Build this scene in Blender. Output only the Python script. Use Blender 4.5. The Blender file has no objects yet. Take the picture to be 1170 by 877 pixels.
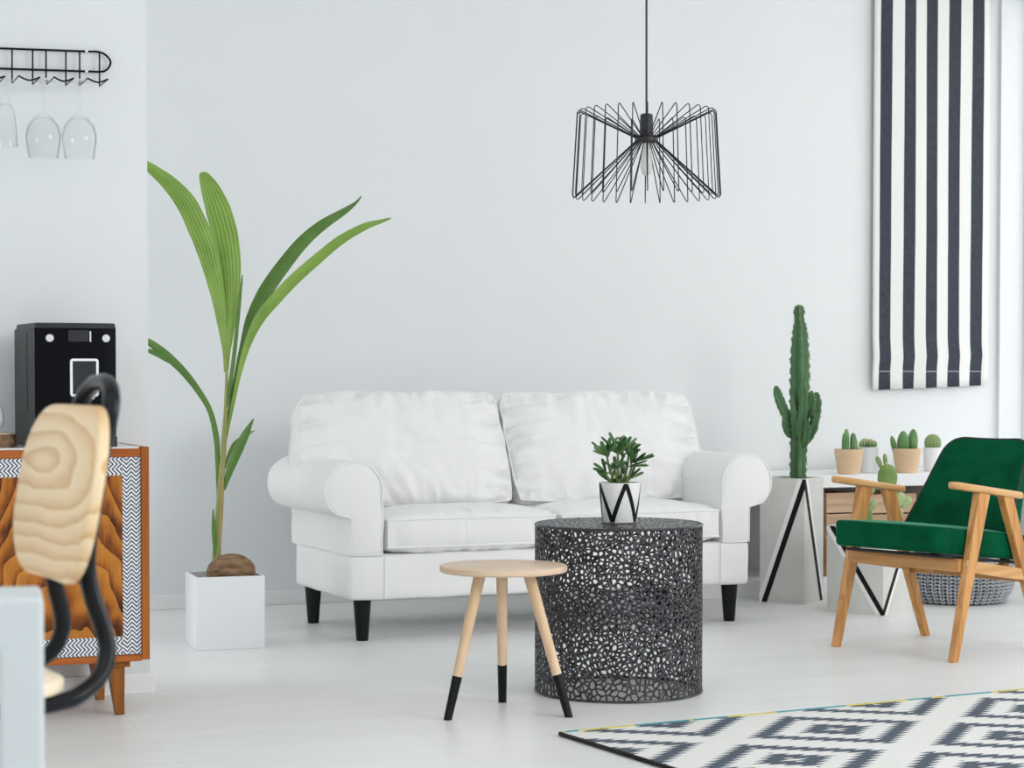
import bpy, bmesh, math, random
from mathutils import Vector, Matrix, noise
random.seed(7)
scene = bpy.context.scene
COL = scene.collection
PI = math.pi
rad = math.radians

# ---------------------------------------------------------------- camera
F, CX, CY, HOR, CAMH = 2370.0, 585.0, 496.0, 426.0, 0.945
PITCH = math.atan((CY - HOR) / F)

def ray(px, py):
    s, t = (px - CX) / F, (py - CY) / F
    return Vector((s, math.cos(PITCH) - t * math.sin(PITCH), -math.sin(PITCH) - t * math.cos(PITCH)))

def gp(px, py, z=0.0):
    """point of the horizontal plane at height z"""
    d = ray(px, py)
    k = (z - CAMH) / d.z
    return Vector((d.x * k, d.y * k, z))

def dp(px, py, Y):
    """point at distance Y in front of the camera"""
    d = ray(px, py)
    k = Y / d.y
    return Vector((d.x * k, Y, CAMH + d.z * k))

cam_data = bpy.data.cameras.new('camera')
cam = bpy.data.objects.new('camera', cam_data)
COL.objects.link(cam)
cam.location = (0, 0, CAMH)
cam.rotation_euler = (PI / 2 - PITCH, 0, 0)
cam_data.sensor_width = 36.0
cam_data.lens = F / 1170.0 * 36.0
cam_data.shift_y = (CY - 438.5) / 1170.0
cam_data.clip_start = 0.05
cam_data.clip_end = 100
cam_data.dof.use_dof = True
cam_data.dof.focus_distance = 6.3
cam_data.dof.aperture_fstop = 9.0
scene.camera = cam

# ---------------------------------------------------------------- shader helpers
class E:
    """a value socket with arithmetic"""
    def __init__(self, nt, s): self.nt, self.s = nt, s
    def _m(self, op, *a):
        n = self.nt.nodes.new('ShaderNodeMath'); n.operation = op
        for i, v in enumerate((self,) + a):
            if isinstance(v, E): self.nt.links.new(v.s, n.inputs[i])
            else: n.inputs[i].default_value = v
        return E(self.nt, n.outputs[0])
    def __add__(self, o): return self._m('ADD', o)
    def __sub__(self, o): return self._m('SUBTRACT', o)
    def __mul__(self, o): return self._m('MULTIPLY', o)
    def __truediv__(self, o): return self._m('DIVIDE', o)
    def abs(self): return self._m('ABSOLUTE')
    def fract(self): return self._m('FRACT')
    def pp(self, s): return self._m('PINGPONG', s)
    def rnd(self): return self._m('ROUND')
    def gt(self, o): return self._m('GREATER_THAN', o)
    def lt(self, o): return self._m('LESS_THAN', o)
    def min(self, o): return self._m('MINIMUM', o)
    def max(self, o): return self._m('MAXIMUM', o)
    def sin(self): return self._m('SINE')

def new_mat(name):
    m = bpy.data.materials.new(name); m.use_nodes = True
    return m, m.node_tree, m.node_tree.nodes['Principled BSDF']

def mat(name, col, rough=0.5, metal=0.0, **kw):
    m, nt, b = new_mat(name)
    b.inputs['Base Color'].default_value = (*col, 1)
    b.inputs['Roughness'].default_value = rough
    b.inputs['Metallic'].default_value = metal
    for k, v in kw.items():
        b.inputs[k.replace('_', ' ')].default_value = v
    return m

def coords(nt, kind='Object', scale=(1, 1, 1), rot=(0, 0, 0)):
    tc = nt.nodes.new('ShaderNodeTexCoord')
    mp = nt.nodes.new('ShaderNodeMapping')
    mp.inputs['Scale'].default_value = scale
    mp.inputs['Rotation'].default_value = rot
    nt.links.new(tc.outputs[kind], mp.inputs['Vector'])
    return mp.outputs['Vector']

def xyz(nt):
    s = nt.nodes.new('ShaderNodeSeparateXYZ')
    nt.links.new(coords(nt), s.inputs[0])
    return E(nt, s.outputs[0]), E(nt, s.outputs[1]), E(nt, s.outputs[2])

def noise_fac(nt, vec, scale, detail=3.0, rough=0.55, dist=0.0):
    n = nt.nodes.new('ShaderNodeTexNoise')
    n.inputs['Scale'].default_value = scale
    n.inputs['Detail'].default_value = detail
    n.inputs['Roughness'].default_value = rough
    n.inputs['Distortion'].default_value = dist
    nt.links.new(vec, n.inputs['Vector'])
    return E(nt, n.outputs['Fac'])

def ramp(nt, fac, stops):
    r = nt.nodes.new('ShaderNodeValToRGB')
    el = r.color_ramp.elements
    el[0].position, el[0].color = stops[0][0], (*stops[0][1], 1)
    el[1].position, el[1].color = stops[-1][0], (*stops[-1][1], 1)
    for p, c in stops[1:-1]:
        e = el.new(p); e.color = (*c, 1)
    nt.links.new(fac.s, r.inputs['Fac'])
    return r.outputs['Color']

def mixc(nt, fac, a, b):
    n = nt.nodes.new('ShaderNodeMix'); n.data_type = 'RGBA'
    for i, v in ((0, fac), (6, a), (7, b)):
        if isinstance(v, E): nt.links.new(v.s, n.inputs[i])
        elif isinstance(v, bpy.types.NodeSocket): nt.links.new(v, n.inputs[i])
        elif isinstance(v, tuple): n.inputs[i].default_value = (*v, 1)
        else: n.inputs[i].default_value = v
    return n.outputs[2]

def bump(nt, b, fac, strength=0.2, dist=0.01):
    n = nt.nodes.new('ShaderNodeBump')
    n.inputs['Strength'].default_value = strength
    n.inputs['Distance'].default_value = dist
    nt.links.new(fac.s, n.inputs['Height'])
    nt.links.new(n.outputs[0], b.inputs['Normal'])

def noisy(name, c1, c2, scale=8, rough=0.5, stretch=(1, 1, 1), bstr=0.0, bscale=None, metal=0.0, lo=0.3, hi=0.7, **kw):
    m, nt, b = new_mat(name)
    v = coords(nt, scale=stretch)
    f = noise_fac(nt, v, scale)
    nt.links.new(ramp(nt, f, [(lo, c1), (hi, c2)]), b.inputs['Base Color'])
    b.inputs['Roughness'].default_value = rough
    b.inputs['Metallic'].default_value = metal
    for k, x in kw.items():
        b.inputs[k.replace('_', ' ')].default_value = x
    if bstr:
        bump(nt, b, noise_fac(nt, v, bscale or scale * 4), bstr)
    return m

M = {}
M['wall'] = noisy('wall_paint', (.785, .81, .82), (.80, .823, .833), 2.5, .85, bstr=.03, bscale=180)
M['trim'] = mat('white_trim', (.86, .865, .87), .45)
M['ceiling'] = mat('ceiling_paint', (.86, .86, .86), .9)
M['sofa'] = noisy('white_cotton', (.845, .848, .842), (.872, .875, .868), 5, .95, bstr=.12, bscale=220, Sheen_Weight=.15)
M['black_wood'] = mat('black_lacquer', (.005, .0055, .007), .35, Specular_IOR_Level=.2)
M['black_wire'] = mat('black_wire', (.005, .006, .008), .22, Specular_IOR_Level=.18)
M['wire_lamp'] = mat('lamp_wire', (.014, .014, .02), .5, Specular_IOR_Level=.3)
M['black_plastic'] = mat('black_gloss', (.003, .003, .005), .10, Specular_IOR_Level=.09)
M['dark_plastic'] = mat('dark_grey_plastic', (.035, .038, .038), .42, Specular_IOR_Level=.2)
M['white_gloss'] = mat('white_gloss', (.86, .87, .89), .25)
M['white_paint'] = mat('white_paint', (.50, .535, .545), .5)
M['soil'] = noisy('dark_soil', (.015, .013, .012), (.05, .045, .04), 60, .95, bstr=.8, bscale=90)
M['tape'] = mat('black_tape', (.005, .005, .006), .45, Specular_IOR_Level=.2)
M['white_tape'] = mat('white_stripe', (.88, .88, .87), .6)
M['concrete'] = noisy('pale_concrete', (.64, .64, .61), (.71, .705, .68), 9, .8, bstr=.06, bscale=60)
M['chrome'] = mat('chrome', (.75, .76, .78), .18, 1.0)
M['hub'] = mat('lamp_hub', (.015, .015, .018), .5)
M['pot_tan'] = noisy('tan_clay', (.72, .50, .31), (.80, .585, .39), 3, .55, stretch=(1, 1, 3))
M['pot_grey'] = noisy('light_grey_glaze', (.66, .68, .71), (.74, .755, .78), 4, .35)
M['pouf'] = noisy('grey_yarn', (.20, .215, .245), (.62, .64, .68), 60, .95, bstr=.5, bscale=120)
M['rattle'] = mat('white_button', (.72, .73, .75), .3)
M['screen'] = mat('display_glass', (.012, .012, .014), .05)
M['dark_board'] = mat('dark_board', (.012, .012, .014), .6)

def wood(name, c1, c2, c3, axis=0, scale=6, rough=.45, ring=14, dist=2.0, long=.12, spec=.4):
    m, nt, b = new_mat(name)
    st = [1, 1, 1]; st[axis] = long
    v = coords(nt, scale=tuple(st))
    n1 = noise_fac(nt, v, scale, 2, .5, dist * .3)
    band = (n1 * ring).fract()
    tri = (band - .5).abs() * 2
    fine = noise_fac(nt, v, scale * 14, 3, .6)
    f = tri * .65 + fine * .45
    nt.links.new(ramp(nt, f, [(.1, c1), (.5, c2), (.95, c3)]), b.inputs['Base Color'])
    b.inputs['Roughness'].default_value = rough
    b.inputs['Specular IOR Level'].default_value = spec
    bump(nt, b, fine, .04)
    return m

M['beech_top'] = wood('pale_beech', (.66, .47, .31), (.72, .53, .37), (.76, .58, .42), 0, 5, .35, 6, 1, .1)
M['beech_leg'] = wood('pale_beech_leg', (.68, .46, .27), (.74, .53, .34), (.79, .59, .41), 2, 14, .4, 4, 1, .07)
M['oak'] = wood('oak', (.42, .18, .05), (.60, .285, .09), (.70, .37, .13), 2, 12, .42, 5, 1, .07)
M['oak_x'] = wood('oak_across', (.42, .18, .05), (.58, .275, .085), (.67, .35, .125), 0, 12, .42, 5, 1, .07)
M['oak_y'] = wood('oak_arm', (.54, .27, .09), (.67, .375, .15), (.74, .45, .21), 1, 12, .35, 5, 1, .07)
M['teak'] = wood('teak', (.27, .07, .012), (.39, .115, .02), (.47, .155, .03), 2, 10, .35, 5, 1, .06, .2)
M['teak_x'] = wood('teak_rail', (.27, .062, .012), (.38, .10, .018), (.46, .14, .028), 0, 10, .35, 5, 1, .06, .2)
M['teak_leg'] = wood('teak_leg', (.20, .062, .012), (.32, .115, .022), (.40, .16, .035), 2, 10, .35, 4, 1, .08, .2)
def pine():
    m, nt, b = new_mat('pine_plate')
    x, y, z = xyz(nt)
    v = coords(nt)
    wob_ = noise_fac(nt, coords(nt, scale=(.35, 1, 1)), 13, 2, .5)
    dx, dz = x - .085, z - .838
    r = (dx * dx * .05 + dz * dz)._m('SQRT') + (wob_ - .5) * .035
    ring = (r * 52.0).fract()
    fine = noise_fac(nt, coords(nt, scale=(.08, 1, 1)), 120, 3, .6)
    f = ring * .75 + fine * .4
    nt.links.new(ramp(nt, f, [(.12, (.80, .64, .42)), (.55, (.75, .55, .32)), (.92, (.60, .36, .15)), (1.0, (.76, .58, .36))]), b.inputs['Base Color'])
    b.inputs['Roughness'].default_value = .42
    return m
M['pine'] = pine()
M['pine_edge'] = mat('pine_edge', (.83, .70, .52), .45)
M['crate'] = wood('crate_wood', (.42, .26, .15), (.56, .38, .24), (.66, .48, .33), 0, 8, .6, 5, 1, .1)
M['bark'] = noisy('bark', (.05, .03, .018), (.36, .22, .12), 45, .9, bstr=1.0, bscale=60)
M['husk'] = noisy('coconut_husk', (.12, .06, .028), (.40, .25, .14), 16, .85, stretch=(1, 1, 3), bstr=.9, bscale=60)

# mirrored walnut veneer for the cabinet door
def veneer():
    m, nt, b = new_mat('walnut_veneer')
    x, y, z = xyz(nt)
    xm = ((x + .2355).abs())
    cmb = nt.nodes.new('ShaderNodeCombineXYZ')
    nt.links.new((xm * 1.3).s, cmb.inputs[0]); nt.links.new((z * .8 + xm * 0.0).s, cmb.inputs[2])
    n1 = noise_fac(nt, cmb.outputs[0], 5.5, 2.5, .5, .5)
    arch = n1 * .34 + z * 1.0 + (xm * xm) * 9.0
    tri = (arch * 9.0).fract()
    mp2 = nt.nodes.new('ShaderNodeMapping'); mp2.inputs['Scale'].default_value = (1, 1, .16)
    nt.links.new(cmb.outputs[0], mp2.inputs['Vector'])
    fine = noise_fac(nt, mp2.outputs[0], 90, 4, .65, .3)
    big = noise_fac(nt, cmb.outputs[0], 8, 2.5, .5, .8)
    f = tri * .42 + fine * .36 + big * .80 - .29
    nt.links.new(ramp(nt, f, [(.22, (.045, .011, .004)), (.40, (.22, .058, .008)), (.55, (.43, .145, .018)), (.85, (.56, .23, .035))]), b.inputs['Base Color'])
    b.inputs['Roughness'].default_value = .28
    b.inputs['Specular IOR Level'].default_value = .2
    return m
M['veneer'] = veneer()

def chevron(name, vertical):
    m, nt, b = new_mat(name)
    x, y, z = xyz(nt)
    if vertical: t = (z + (x + .0215).pp(.0133)) / .0112
    else: t = (x + (z - .004).pp(.0133)) / .0112
    f = t.fract().gt(.47)
    nt.links.new(mixc(nt, f, (.035, .045, .085), (.82, .84, .86)), b.inputs['Base Color'])
    b.inputs['Roughness'].default_value = .6
    return m
M['chev_v'] = chevron('chevron_upright', True)
M['chev_h'] = chevron('chevron_level', False)

def velvet():
    m, nt, b = new_mat('green_velvet')
    v = coords(nt)
    f = noise_fac(nt, v, 9, 3, .6)
    nt.links.new(ramp(nt, f, [(.3, (.0005, .055, .022)), (.7, (.001, .10, .042))]), b.inputs['Base Color'])
    b.inputs['Roughness'].default_value = .7
    b.inputs['Specular IOR Level'].default_value = .05
    b.inputs['Sheen Weight'].default_value = .6
    b.inputs['Sheen Roughness'].default_value = .2
    b.inputs['Sheen Tint'].default_value = (.30, .95, .62, 1)
    bump(nt, b, noise_fac(nt, v, 260, 2), .06)
    return m
M['velvet'] = velvet()
M['piping_dark'] = mat('dark_piping', (.004, .014, .012), .6)

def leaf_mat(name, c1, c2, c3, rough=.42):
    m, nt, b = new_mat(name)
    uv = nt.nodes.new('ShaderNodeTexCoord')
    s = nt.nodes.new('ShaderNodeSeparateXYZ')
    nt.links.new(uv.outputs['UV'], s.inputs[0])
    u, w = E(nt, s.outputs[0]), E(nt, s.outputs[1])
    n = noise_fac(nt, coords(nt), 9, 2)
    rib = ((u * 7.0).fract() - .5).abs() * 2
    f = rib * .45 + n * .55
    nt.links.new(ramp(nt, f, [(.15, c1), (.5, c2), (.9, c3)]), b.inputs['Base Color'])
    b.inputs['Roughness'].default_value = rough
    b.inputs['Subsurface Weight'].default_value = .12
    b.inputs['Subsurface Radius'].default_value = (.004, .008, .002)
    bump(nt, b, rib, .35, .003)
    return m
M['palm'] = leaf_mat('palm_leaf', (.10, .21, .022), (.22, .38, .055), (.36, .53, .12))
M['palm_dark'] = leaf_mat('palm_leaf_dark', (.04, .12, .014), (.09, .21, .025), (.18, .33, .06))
M['palm_stem'] = noisy('palm_stem', (.17, .22, .05), (.36, .33, .10), 12, .5, stretch=(1, 1, .3))
M['palm_stem_brown'] = noisy('palm_stem_brown', (.30, .19, .08), (.36, .33, .11), 14, .6, stretch=(1, 1, .4))
M['cactus'] = noisy('cactus_green', (.022, .085, .026), (.075, .19, .065), 14, .5, stretch=(1, 1, .4), lo=.25, hi=.75)
M['cactus_spine'] = noisy('cactus_rib_edge', (.10, .14, .06), (.32, .36, .22), 90, .7)
M['cactus_pale'] = noisy('pale_cactus', (.12, .24, .07), (.28, .42, .17), 16, .55)
M['cactus_mid'] = noisy('mid_cactus', (.07, .18, .055), (.16, .32, .10), 20, .55)
M['pear'] = noisy('prickly_pear', (.13, .23, .045), (.23, .35, .09), 18, .5)
M['pear_pale'] = noisy('prickly_pear_pale', (.30, .43, .16), (.50, .60, .32), 18, .5)
M['spine'] = mat('pale_spines', (.62, .60, .36), .7)
M['succulent'] = noisy('jade_leaf', (.015, .065, .018), (.075, .20, .05), 22, .25)
M['succulent_tip'] = noisy('jade_leaf_pale', (.06, .15, .045), (.19, .32, .12), 26, .3)
M['jade_stem'] = noisy('jade_stem', (.10, .16, .05), (.20, .26, .09), 22, .6)

def metal_sheet():
    m, nt, b = new_mat('gunmetal')
    f = noise_fac(nt, coords(nt), 20, 3)
    nt.links.new(ramp(nt, f, [(.3, (.04, .04, .044)), (.7, (.10, .10, .11))]), b.inputs['Base Color'])
    b.inputs['Metallic'].default_value = .85
    b.inputs['Roughness'].default_value = .3
    return m
M['gunmetal'] = metal_sheet()

def glass():
    m, nt, b = new_mat('clear_glass')
    nt.nodes.remove(b)
    out = nt.nodes['Material Output']
    tr = nt.nodes.new('ShaderNodeBsdfTransparent'); tr.inputs[0].default_value = (.99, .995, .995, 1)
    gl = nt.nodes.new('ShaderNodeBsdfGlossy'); gl.inputs['Roughness'].default_value = .03
    lw = nt.nodes.new('ShaderNodeLayerWeight'); lw.inputs['Blend'].default_value = .10
    mx = nt.nodes.new('ShaderNodeMixShader')
    nt.links.new((E(nt, lw.outputs['Fresnel']) * .38 + .015).s, mx.inputs[0])
    nt.links.new(tr.outputs[0], mx.inputs[1]); nt.links.new(gl.outputs[0], mx.inputs[2])
    nt.links.new(mx.outputs[0], out.inputs[0])
    return m
M['glass'] = glass()
M['bulb'] = mat('frosted_bulb', (.80, .83, .80), .2, Transmission_Weight=.35, Alpha=.75)

ROOM = rad(22.0)

def floor_mat():
    m, nt, b = new_mat('whitewashed_boards')
    v = coords(nt, rot=(0, 0, -ROOM))
    br = nt.nodes.new('ShaderNodeTexBrick')
    br.offset = .37
    br.inputs['Color1'].default_value = (.83, .84, .835, 1)
    br.inputs['Color2'].default_value = (.87, .88, .875, 1)
    br.inputs['Mortar'].default_value = (.76, .76, .745, 1)
    br.inputs['Scale'].default_value = 1
    br.inputs['Mortar Size'].default_value = .0022
    br.inputs['Mortar Smooth'].default_value = .4
    br.inputs['Bias'].default_value = -.1
    br.inputs['Brick Width'].default_value = 1.8
    br.inputs['Row Height'].default_value = .16
    nt.links.new(v, br.inputs['Vector'])
    g = coords(nt, rot=(0, 0, -ROOM))
    mp = nt.nodes.new('ShaderNodeMapping'); mp.inputs['Scale'].default_value = (.55, 9, 1)
    nt.links.new(g, mp.inputs['Vector'])
    f = noise_fac(nt, mp.outputs[0], 3.5, 5, .6)
    c = mixc(nt, (f - .42) * 2.2, br.outputs['Color'], (.79, .79, .775))
    nt.links.new(c, b.inputs['Base Color'])
    b.inputs['Roughness'].default_value = .36
    b.inputs['Specular IOR Level'].default_value = .4
    return m
M['floor'] = floor_mat()

# ---------------------------------------------------------------- mesh helpers
class MB:
    def __init__(s): s.v, s.f, s.uv = [], [], {}
    def add(s, vs, fs):
        o = len(s.v)
        s.v += [tuple(p) for p in vs]
        s.f += [tuple(i + o for i in f) for f in fs]
        return s
    def box(s, x0, x1, y0, y1, z0, z1, mtx=None):
        vs = [Vector((x, y, z)) for z in (z0, z1) for y in (y0, y1) for x in (x0, x1)]
        if mtx: vs = [mtx @ p for p in vs]
        return s.add(vs, [(0, 2, 3, 1), (4, 5, 7, 6), (0, 1, 5, 4), (2, 6, 7, 3), (0, 4, 6, 2), (1, 3, 7, 5)])
    def hexa(s, bottom, top):
        vs = list(bottom) + list(top)
        n = len(bottom)
        fs = [tuple(range(n - 1, -1, -1)), tuple(range(n, 2 * n))]
        fs += [(i, (i + 1) % n, n + (i + 1) % n, n + i) for i in range(n)]
        return s.add(vs, fs)
    def rings(s, rings, closed=True, cap=True):
        n = len(rings[0]); vs = [p for r in rings for p in r]; fs = []
        for k in range(len(rings) - 1):
            for i in range(n if closed else n - 1):
                j = (i + 1) % n
                fs.append((k * n + i, k * n + j, (k + 1) * n + j, (k + 1) * n + i))
        if cap and closed:
            fs.append(tuple(range(n - 1, -1, -1)))
            fs.append(tuple((len(rings) - 1) * n + i for i in range(n)))
        return s.add(vs, fs)
    def tube(s, pts, r, seg=8, smooth=0, closed=False):
        pts = [Vector(p) for p in pts]
        if smooth: pts, r = spline(pts, r, smooth, closed)
        rs = r if isinstance(r, (list, tuple)) else [r] * len(pts)
        n = len(pts); up = None; rg = []
        for i, p in enumerate(pts):
            if closed: t = pts[(i + 1) % n] - pts[i - 1]
            else: t = pts[min(i + 1, n - 1)] - pts[max(i - 1, 0)]
            t.normalize()
            if up is None:
                up = Vector((0, 0, 1)) if abs(t.z) < .9 else Vector((1, 0, 0))
            up = (up - t * up.dot(t)).normalized()
            sd = t.cross(up)
            rg.append([p + (up * math.cos(a) + sd * math.sin(a)) * rs[i] for a in [2 * PI * k / seg for k in range(seg)]])
        if closed: rg.append(rg[0]); return s.rings(rg, True, False)
        return s.rings(rg)
    def lathe(s, prof, seg=32, c=(0, 0, 0), cap=True):
        cx, cy, cz = c
        rg = [[(cx + r * math.cos(2 * PI * k / seg), cy + r * math.sin(2 * PI * k / seg), cz + z) for k in range(seg)] for r, z in prof]
        return s.rings(rg, True, cap)
    def ball(s, mtx, nu=14, nv=9, fn=None):
        rg = []
        for j in range(nv + 1):
            th = PI * j / nv; th = min(max(th, .03), PI - .03)
            row = []
            for i in range(nu):
                ph = 2 * PI * i / nu
                p = Vector((math.sin(th) * math.cos(ph), math.sin(th) * math.sin(ph), math.cos(th)))
                if fn: p = fn(p, th, ph)
                row.append(mtx @ p)
            rg.append(row)
        return s.rings(rg)
    def paint(s, first_face, m2):
        s.m2 = (first_face, m2); return s
    def build(s, name, m, parent=None, bevel=0, seg=2, solid=0, smooth=True, angle=40, merge=False, subd=0):
        me = bpy.data.meshes.new(name)
        me.from_pydata(s.v, [], s.f)
        bm = bmesh.new(); bm.from_mesh(me)
        if merge: bmesh.ops.remove_doubles(bm, verts=bm.verts, dist=1e-5)
        bmesh.ops.recalc_face_normals(bm, faces=bm.faces)
        bm.to_mesh(me); bm.free()
        if smooth:
            me.polygons.foreach_set('use_smooth', [True] * len(me.polygons))
            me.set_sharp_from_angle(angle=rad(angle))
        me.materials.append(m)
        if hasattr(s, 'm2'):
            me.materials.append(s.m2[1])
            for q in range(s.m2[0], len(me.polygons)): me.polygons[q].material_index = 1
        o = bpy.data.objects.new(name, me); COL.objects.link(o)
        if parent: o.parent = parent
        if solid:
            md = o.modifiers.new('solid', 'SOLIDIFY'); md.thickness = solid; md.offset = 0
        if bevel:
            md = o.modifiers.new('bevel', 'BEVEL'); md.width = bevel; md.segments = seg; md.limit_method = 'ANGLE'; md.angle_limit = rad(35)
        if subd:
            md = o.modifiers.new('sub', 'SUBSURF'); md.levels = subd; md.render_levels = subd
        return o

def spline(pts, r, k, closed=False):
    n = len(pts); out = []; ro = []
    rs = r if isinstance(r, (list, tuple)) else [r] * n
    for i in range(n if closed else n - 1):
        if closed: a, b, c, d = pts[i - 1], pts[i], pts[(i + 1) % n], pts[(i + 2) % n]; r1, r2 = rs[i], rs[(i + 1) % n]
        else: a, b, c, d = pts[max(i - 1, 0)], pts[i], pts[i + 1], pts[min(i + 2, n - 1)]; r1, r2 = rs[i], rs[i + 1]
        for q in range(k):
            t = q / k
            out.append(.5 * ((2 * b) + (c - a) * t + (2 * a - 5 * b + 4 * c - d) * t * t + (3 * b - a - 3 * c + d) * t ** 3))
            ro.append(r1 + (r2 - r1) * t)
    if not closed: out.append(pts[-1]); ro.append(rs[-1])
    return out, ro

def thing(name, label, cat, loc=(0, 0, 0), rotz=0.0, group=None):
    o = bpy.data.objects.new(name, None); COL.objects.link(o)
    o.empty_display_size = .1
    o.location = loc; o.rotation_euler = (0, 0, rotz)
    o['label'] = label; o['category'] = cat
    if group: o['group'] = group
    return o

def tag(o, label, cat, group=None):
    o['label'] = label; o['category'] = cat
    if group: o['group'] = group
    return o

def struct(o):
    o['kind'] = 'structure'; return o

def rrect(x0, x1, y0, y1, r, n=6):
    """rounded rectangle outline, counter-clockwise"""
    rr = r if isinstance(r, (list, tuple)) else [r] * 4    # order: x1y0, x1y1, x0y1, x0y0
    out = []
    for (cx, cy, a0, q) in ((x1, y0, -90, 0), (x1, y1, 0, 1), (x0, y1, 90, 2), (x0, y0, 180, 3)):
        q = rr[q]
        ccx = cx - q if cx == x1 else cx + q
        ccy = cy - q if cy == y1 else cy + q
        for k in range(n + 1):
            a = rad(a0 + 90 * k / n)
            out.append((ccx + q * math.cos(a), ccy + q * math.sin(a)))
    return out

def inset(poly, d):
    """move every vertex of a ccw outline inwards by d"""
    n = len(poly); out = []
    for i in range(n):
        p0, p1, p2 = Vector(poly[i - 1]), Vector(poly[i]), Vector(poly[(i + 1) % n])
        e1, e2 = (p1 - p0), (p2 - p1)
        if e1.length < 1e-9: e1 = e2
        if e2.length < 1e-9: e2 = e1
        e1.normalize(); e2.normalize()
        nn = Vector((-(e1.y + e2.y), e1.x + e2.x))
        if nn.length < 1e-6: nn = Vector((-e1.y, e1.x))
        nn.normalize()
        c = max(.5, nn.dot(Vector((-e1.y, e1.x))))
        out.append(tuple(p1 + nn * d / c))
    return out

def pillow_loft(mb, poly, t, r, fn, n=4, dome=0.0):
    """outline poly swept from height 0 to t with rounded edges r; fn(x,y,h)->point"""
    steps = []
    for k in range(n + 1):
        a = PI / 2 * k / n
        steps.append((r * (1 - math.sin(a)), r * (1 - math.cos(a))))
    up = [(t - h, i) for h, i in reversed(steps)]
    rg = [[fn(x, y, h) for x, y in inset(poly, i)] for h, i in [(h, i) for h, i in steps]]
    rg = [[fn(x, y, r - r * math.cos(PI / 2 * k / n) if False else steps_h) for x, y in inset(poly, ins)] for steps_h, ins in
          [(r * (1 - math.cos(PI / 2 * k / n)), r * (1 - math.sin(PI / 2 * k / n))) for k in range(n + 1)]]
    rg += [[fn(x, y, hh) for x, y in inset(poly, ins)] for hh, ins in
           [(t - r * (1 - math.cos(PI / 2 * k / n)), r * (1 - math.sin(PI / 2 * k / n))) for k in range(n, -1, -1)]]
    cx = sum(p[0] for p in poly) / len(poly); cy = sum(p[1] for p in poly) / len(poly)
    if dome:
        base = inset(poly, r)
        for q in (.85, .65, .4, .15):
            rg.append([fn(cx + (x - cx) * q, cy + (y - cy) * q, t + dome * (1 - q * q)) for x, y in base])
    mb.rings(rg)
    return mb

# ---------------------------------------------------------------- the room
A = Vector((math.cos(ROOM), math.sin(ROOM), 0))
B = Vector((-math.sin(ROOM), math.cos(ROOM), 0))
CEIL = 2.85
RM = Matrix.Rotation(ROOM, 4, 'Z')

def along(p0, px):
    """distance along A from p0 where the vertical line stands at image column px"""
    k = (px - CX) / F
    return (k * p0.y - p0.x) / (A.x - k * A.y)

W1 = gp(172, 697) + B * .012                       # foot of the back wall
SC = along(W1, 1138)
CORNER = W1 + A * SC
def room_obj(name, origin):
    e = (origin, ROOM)
    return e
def place(o, loc, rot=ROOM):
    o.location = loc; o.rotation_euler = (0, 0, rot); return o

struct(MB().box(-6, 7, -3, 13, -.1, 0).build('floor', M['floor'], smooth=False))
struct(place(MB().box(-3.2, SC + .2, 0, .2, 0, CEIL).build('wall_back', M['wall'], smooth=False), W1))
struct(place(MB().box(-3.2, SC, -.012, 0, 0, .058).build('baseboard_back', M['trim'], bevel=.003), W1))
# right wall with a tall window further along, outside the picture
w = MB()
WIN0, WIN1, WZ0, WZ1 = .025, 3.4, .40, 2.72
w.box(0, .2, -WIN0, 0, 0, CEIL).box(0, .2, -7.5, -WIN1, 0, CEIL).box(0, .2, -WIN1, -WIN0, 0, WZ0).box(0, .2, -WIN1, -WIN0, WZ1, CEIL)
struct(place(w.build('wall_right', M['wall'], smooth=False), CORNER))
struct(place(MB().box(-.012, 0, -7.5, -.012, 0, .058).build('baseboard_right', M['trim'], bevel=.003), CORNER))
wf = MB()
for y0, y1 in ((-WIN1, -WIN1 + .06), (-(WIN0 + WIN1) / 2 - .03, -(WIN0 + WIN1) / 2 + .03), (-WIN0 - .03, -WIN0)):
    wf.box(.13, .19, y0, y1, WZ0, WZ1)
for z0, z1 in ((WZ0, WZ0 + .06), (WZ1 - .06, WZ1)):
    wf.box(.13, .19, -WIN1 + .06, -WIN0 - .06, z0, z1)
struct(place(wf.build('window_1', M['trim'], bevel=.004), CORNER))
struct(MB().box(-6, 7, 2.0, 13, CEIL, CEIL + .1).build('ceiling', M['ceiling'], smooth=False))
# unseen wall added left of the picture to block sky light
struct(MB().box(-2.3, -2.1, -1.5, 5.35, 0, CEIL).build('wall_blocker', M['wall'], smooth=False))
# near wall on the left
N1 = gp(180, 791) + B * .012
NE = along(N1, 169.5)
struct(place(MB().box(-3.0, NE, 0, .22, 0, CEIL).build('wall_left', M['wall'], smooth=False), N1))
bb = MB().box(-3.0, NE + .014, -.012, 0, 0, .06).box(NE, NE + .014, 0, .22, 0, .06)
struct(place(bb.build('baseboard_left', M['trim'], bevel=.002), N1))

# ---------------------------------------------------------------- sofa
SA = rad(23.3)
so = gp(401, 687, .145); so.z = 0
sofa = thing('sofa', 'white two-seat sofa with rolled arms, loose cushions and black tapered legs', 'sofa', so, SA)
SW, SD, SZ0, SZ1 = 1.60, .66, .145, .30

def wob(p, amp, sc):
    n = noise.noise_vector(Vector(p) * sc) + noise.noise_vector(Vector(p) * sc * 2.3 + Vector((3, 7, 1))) * .45
    return Vector(p) + n * amp

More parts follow.
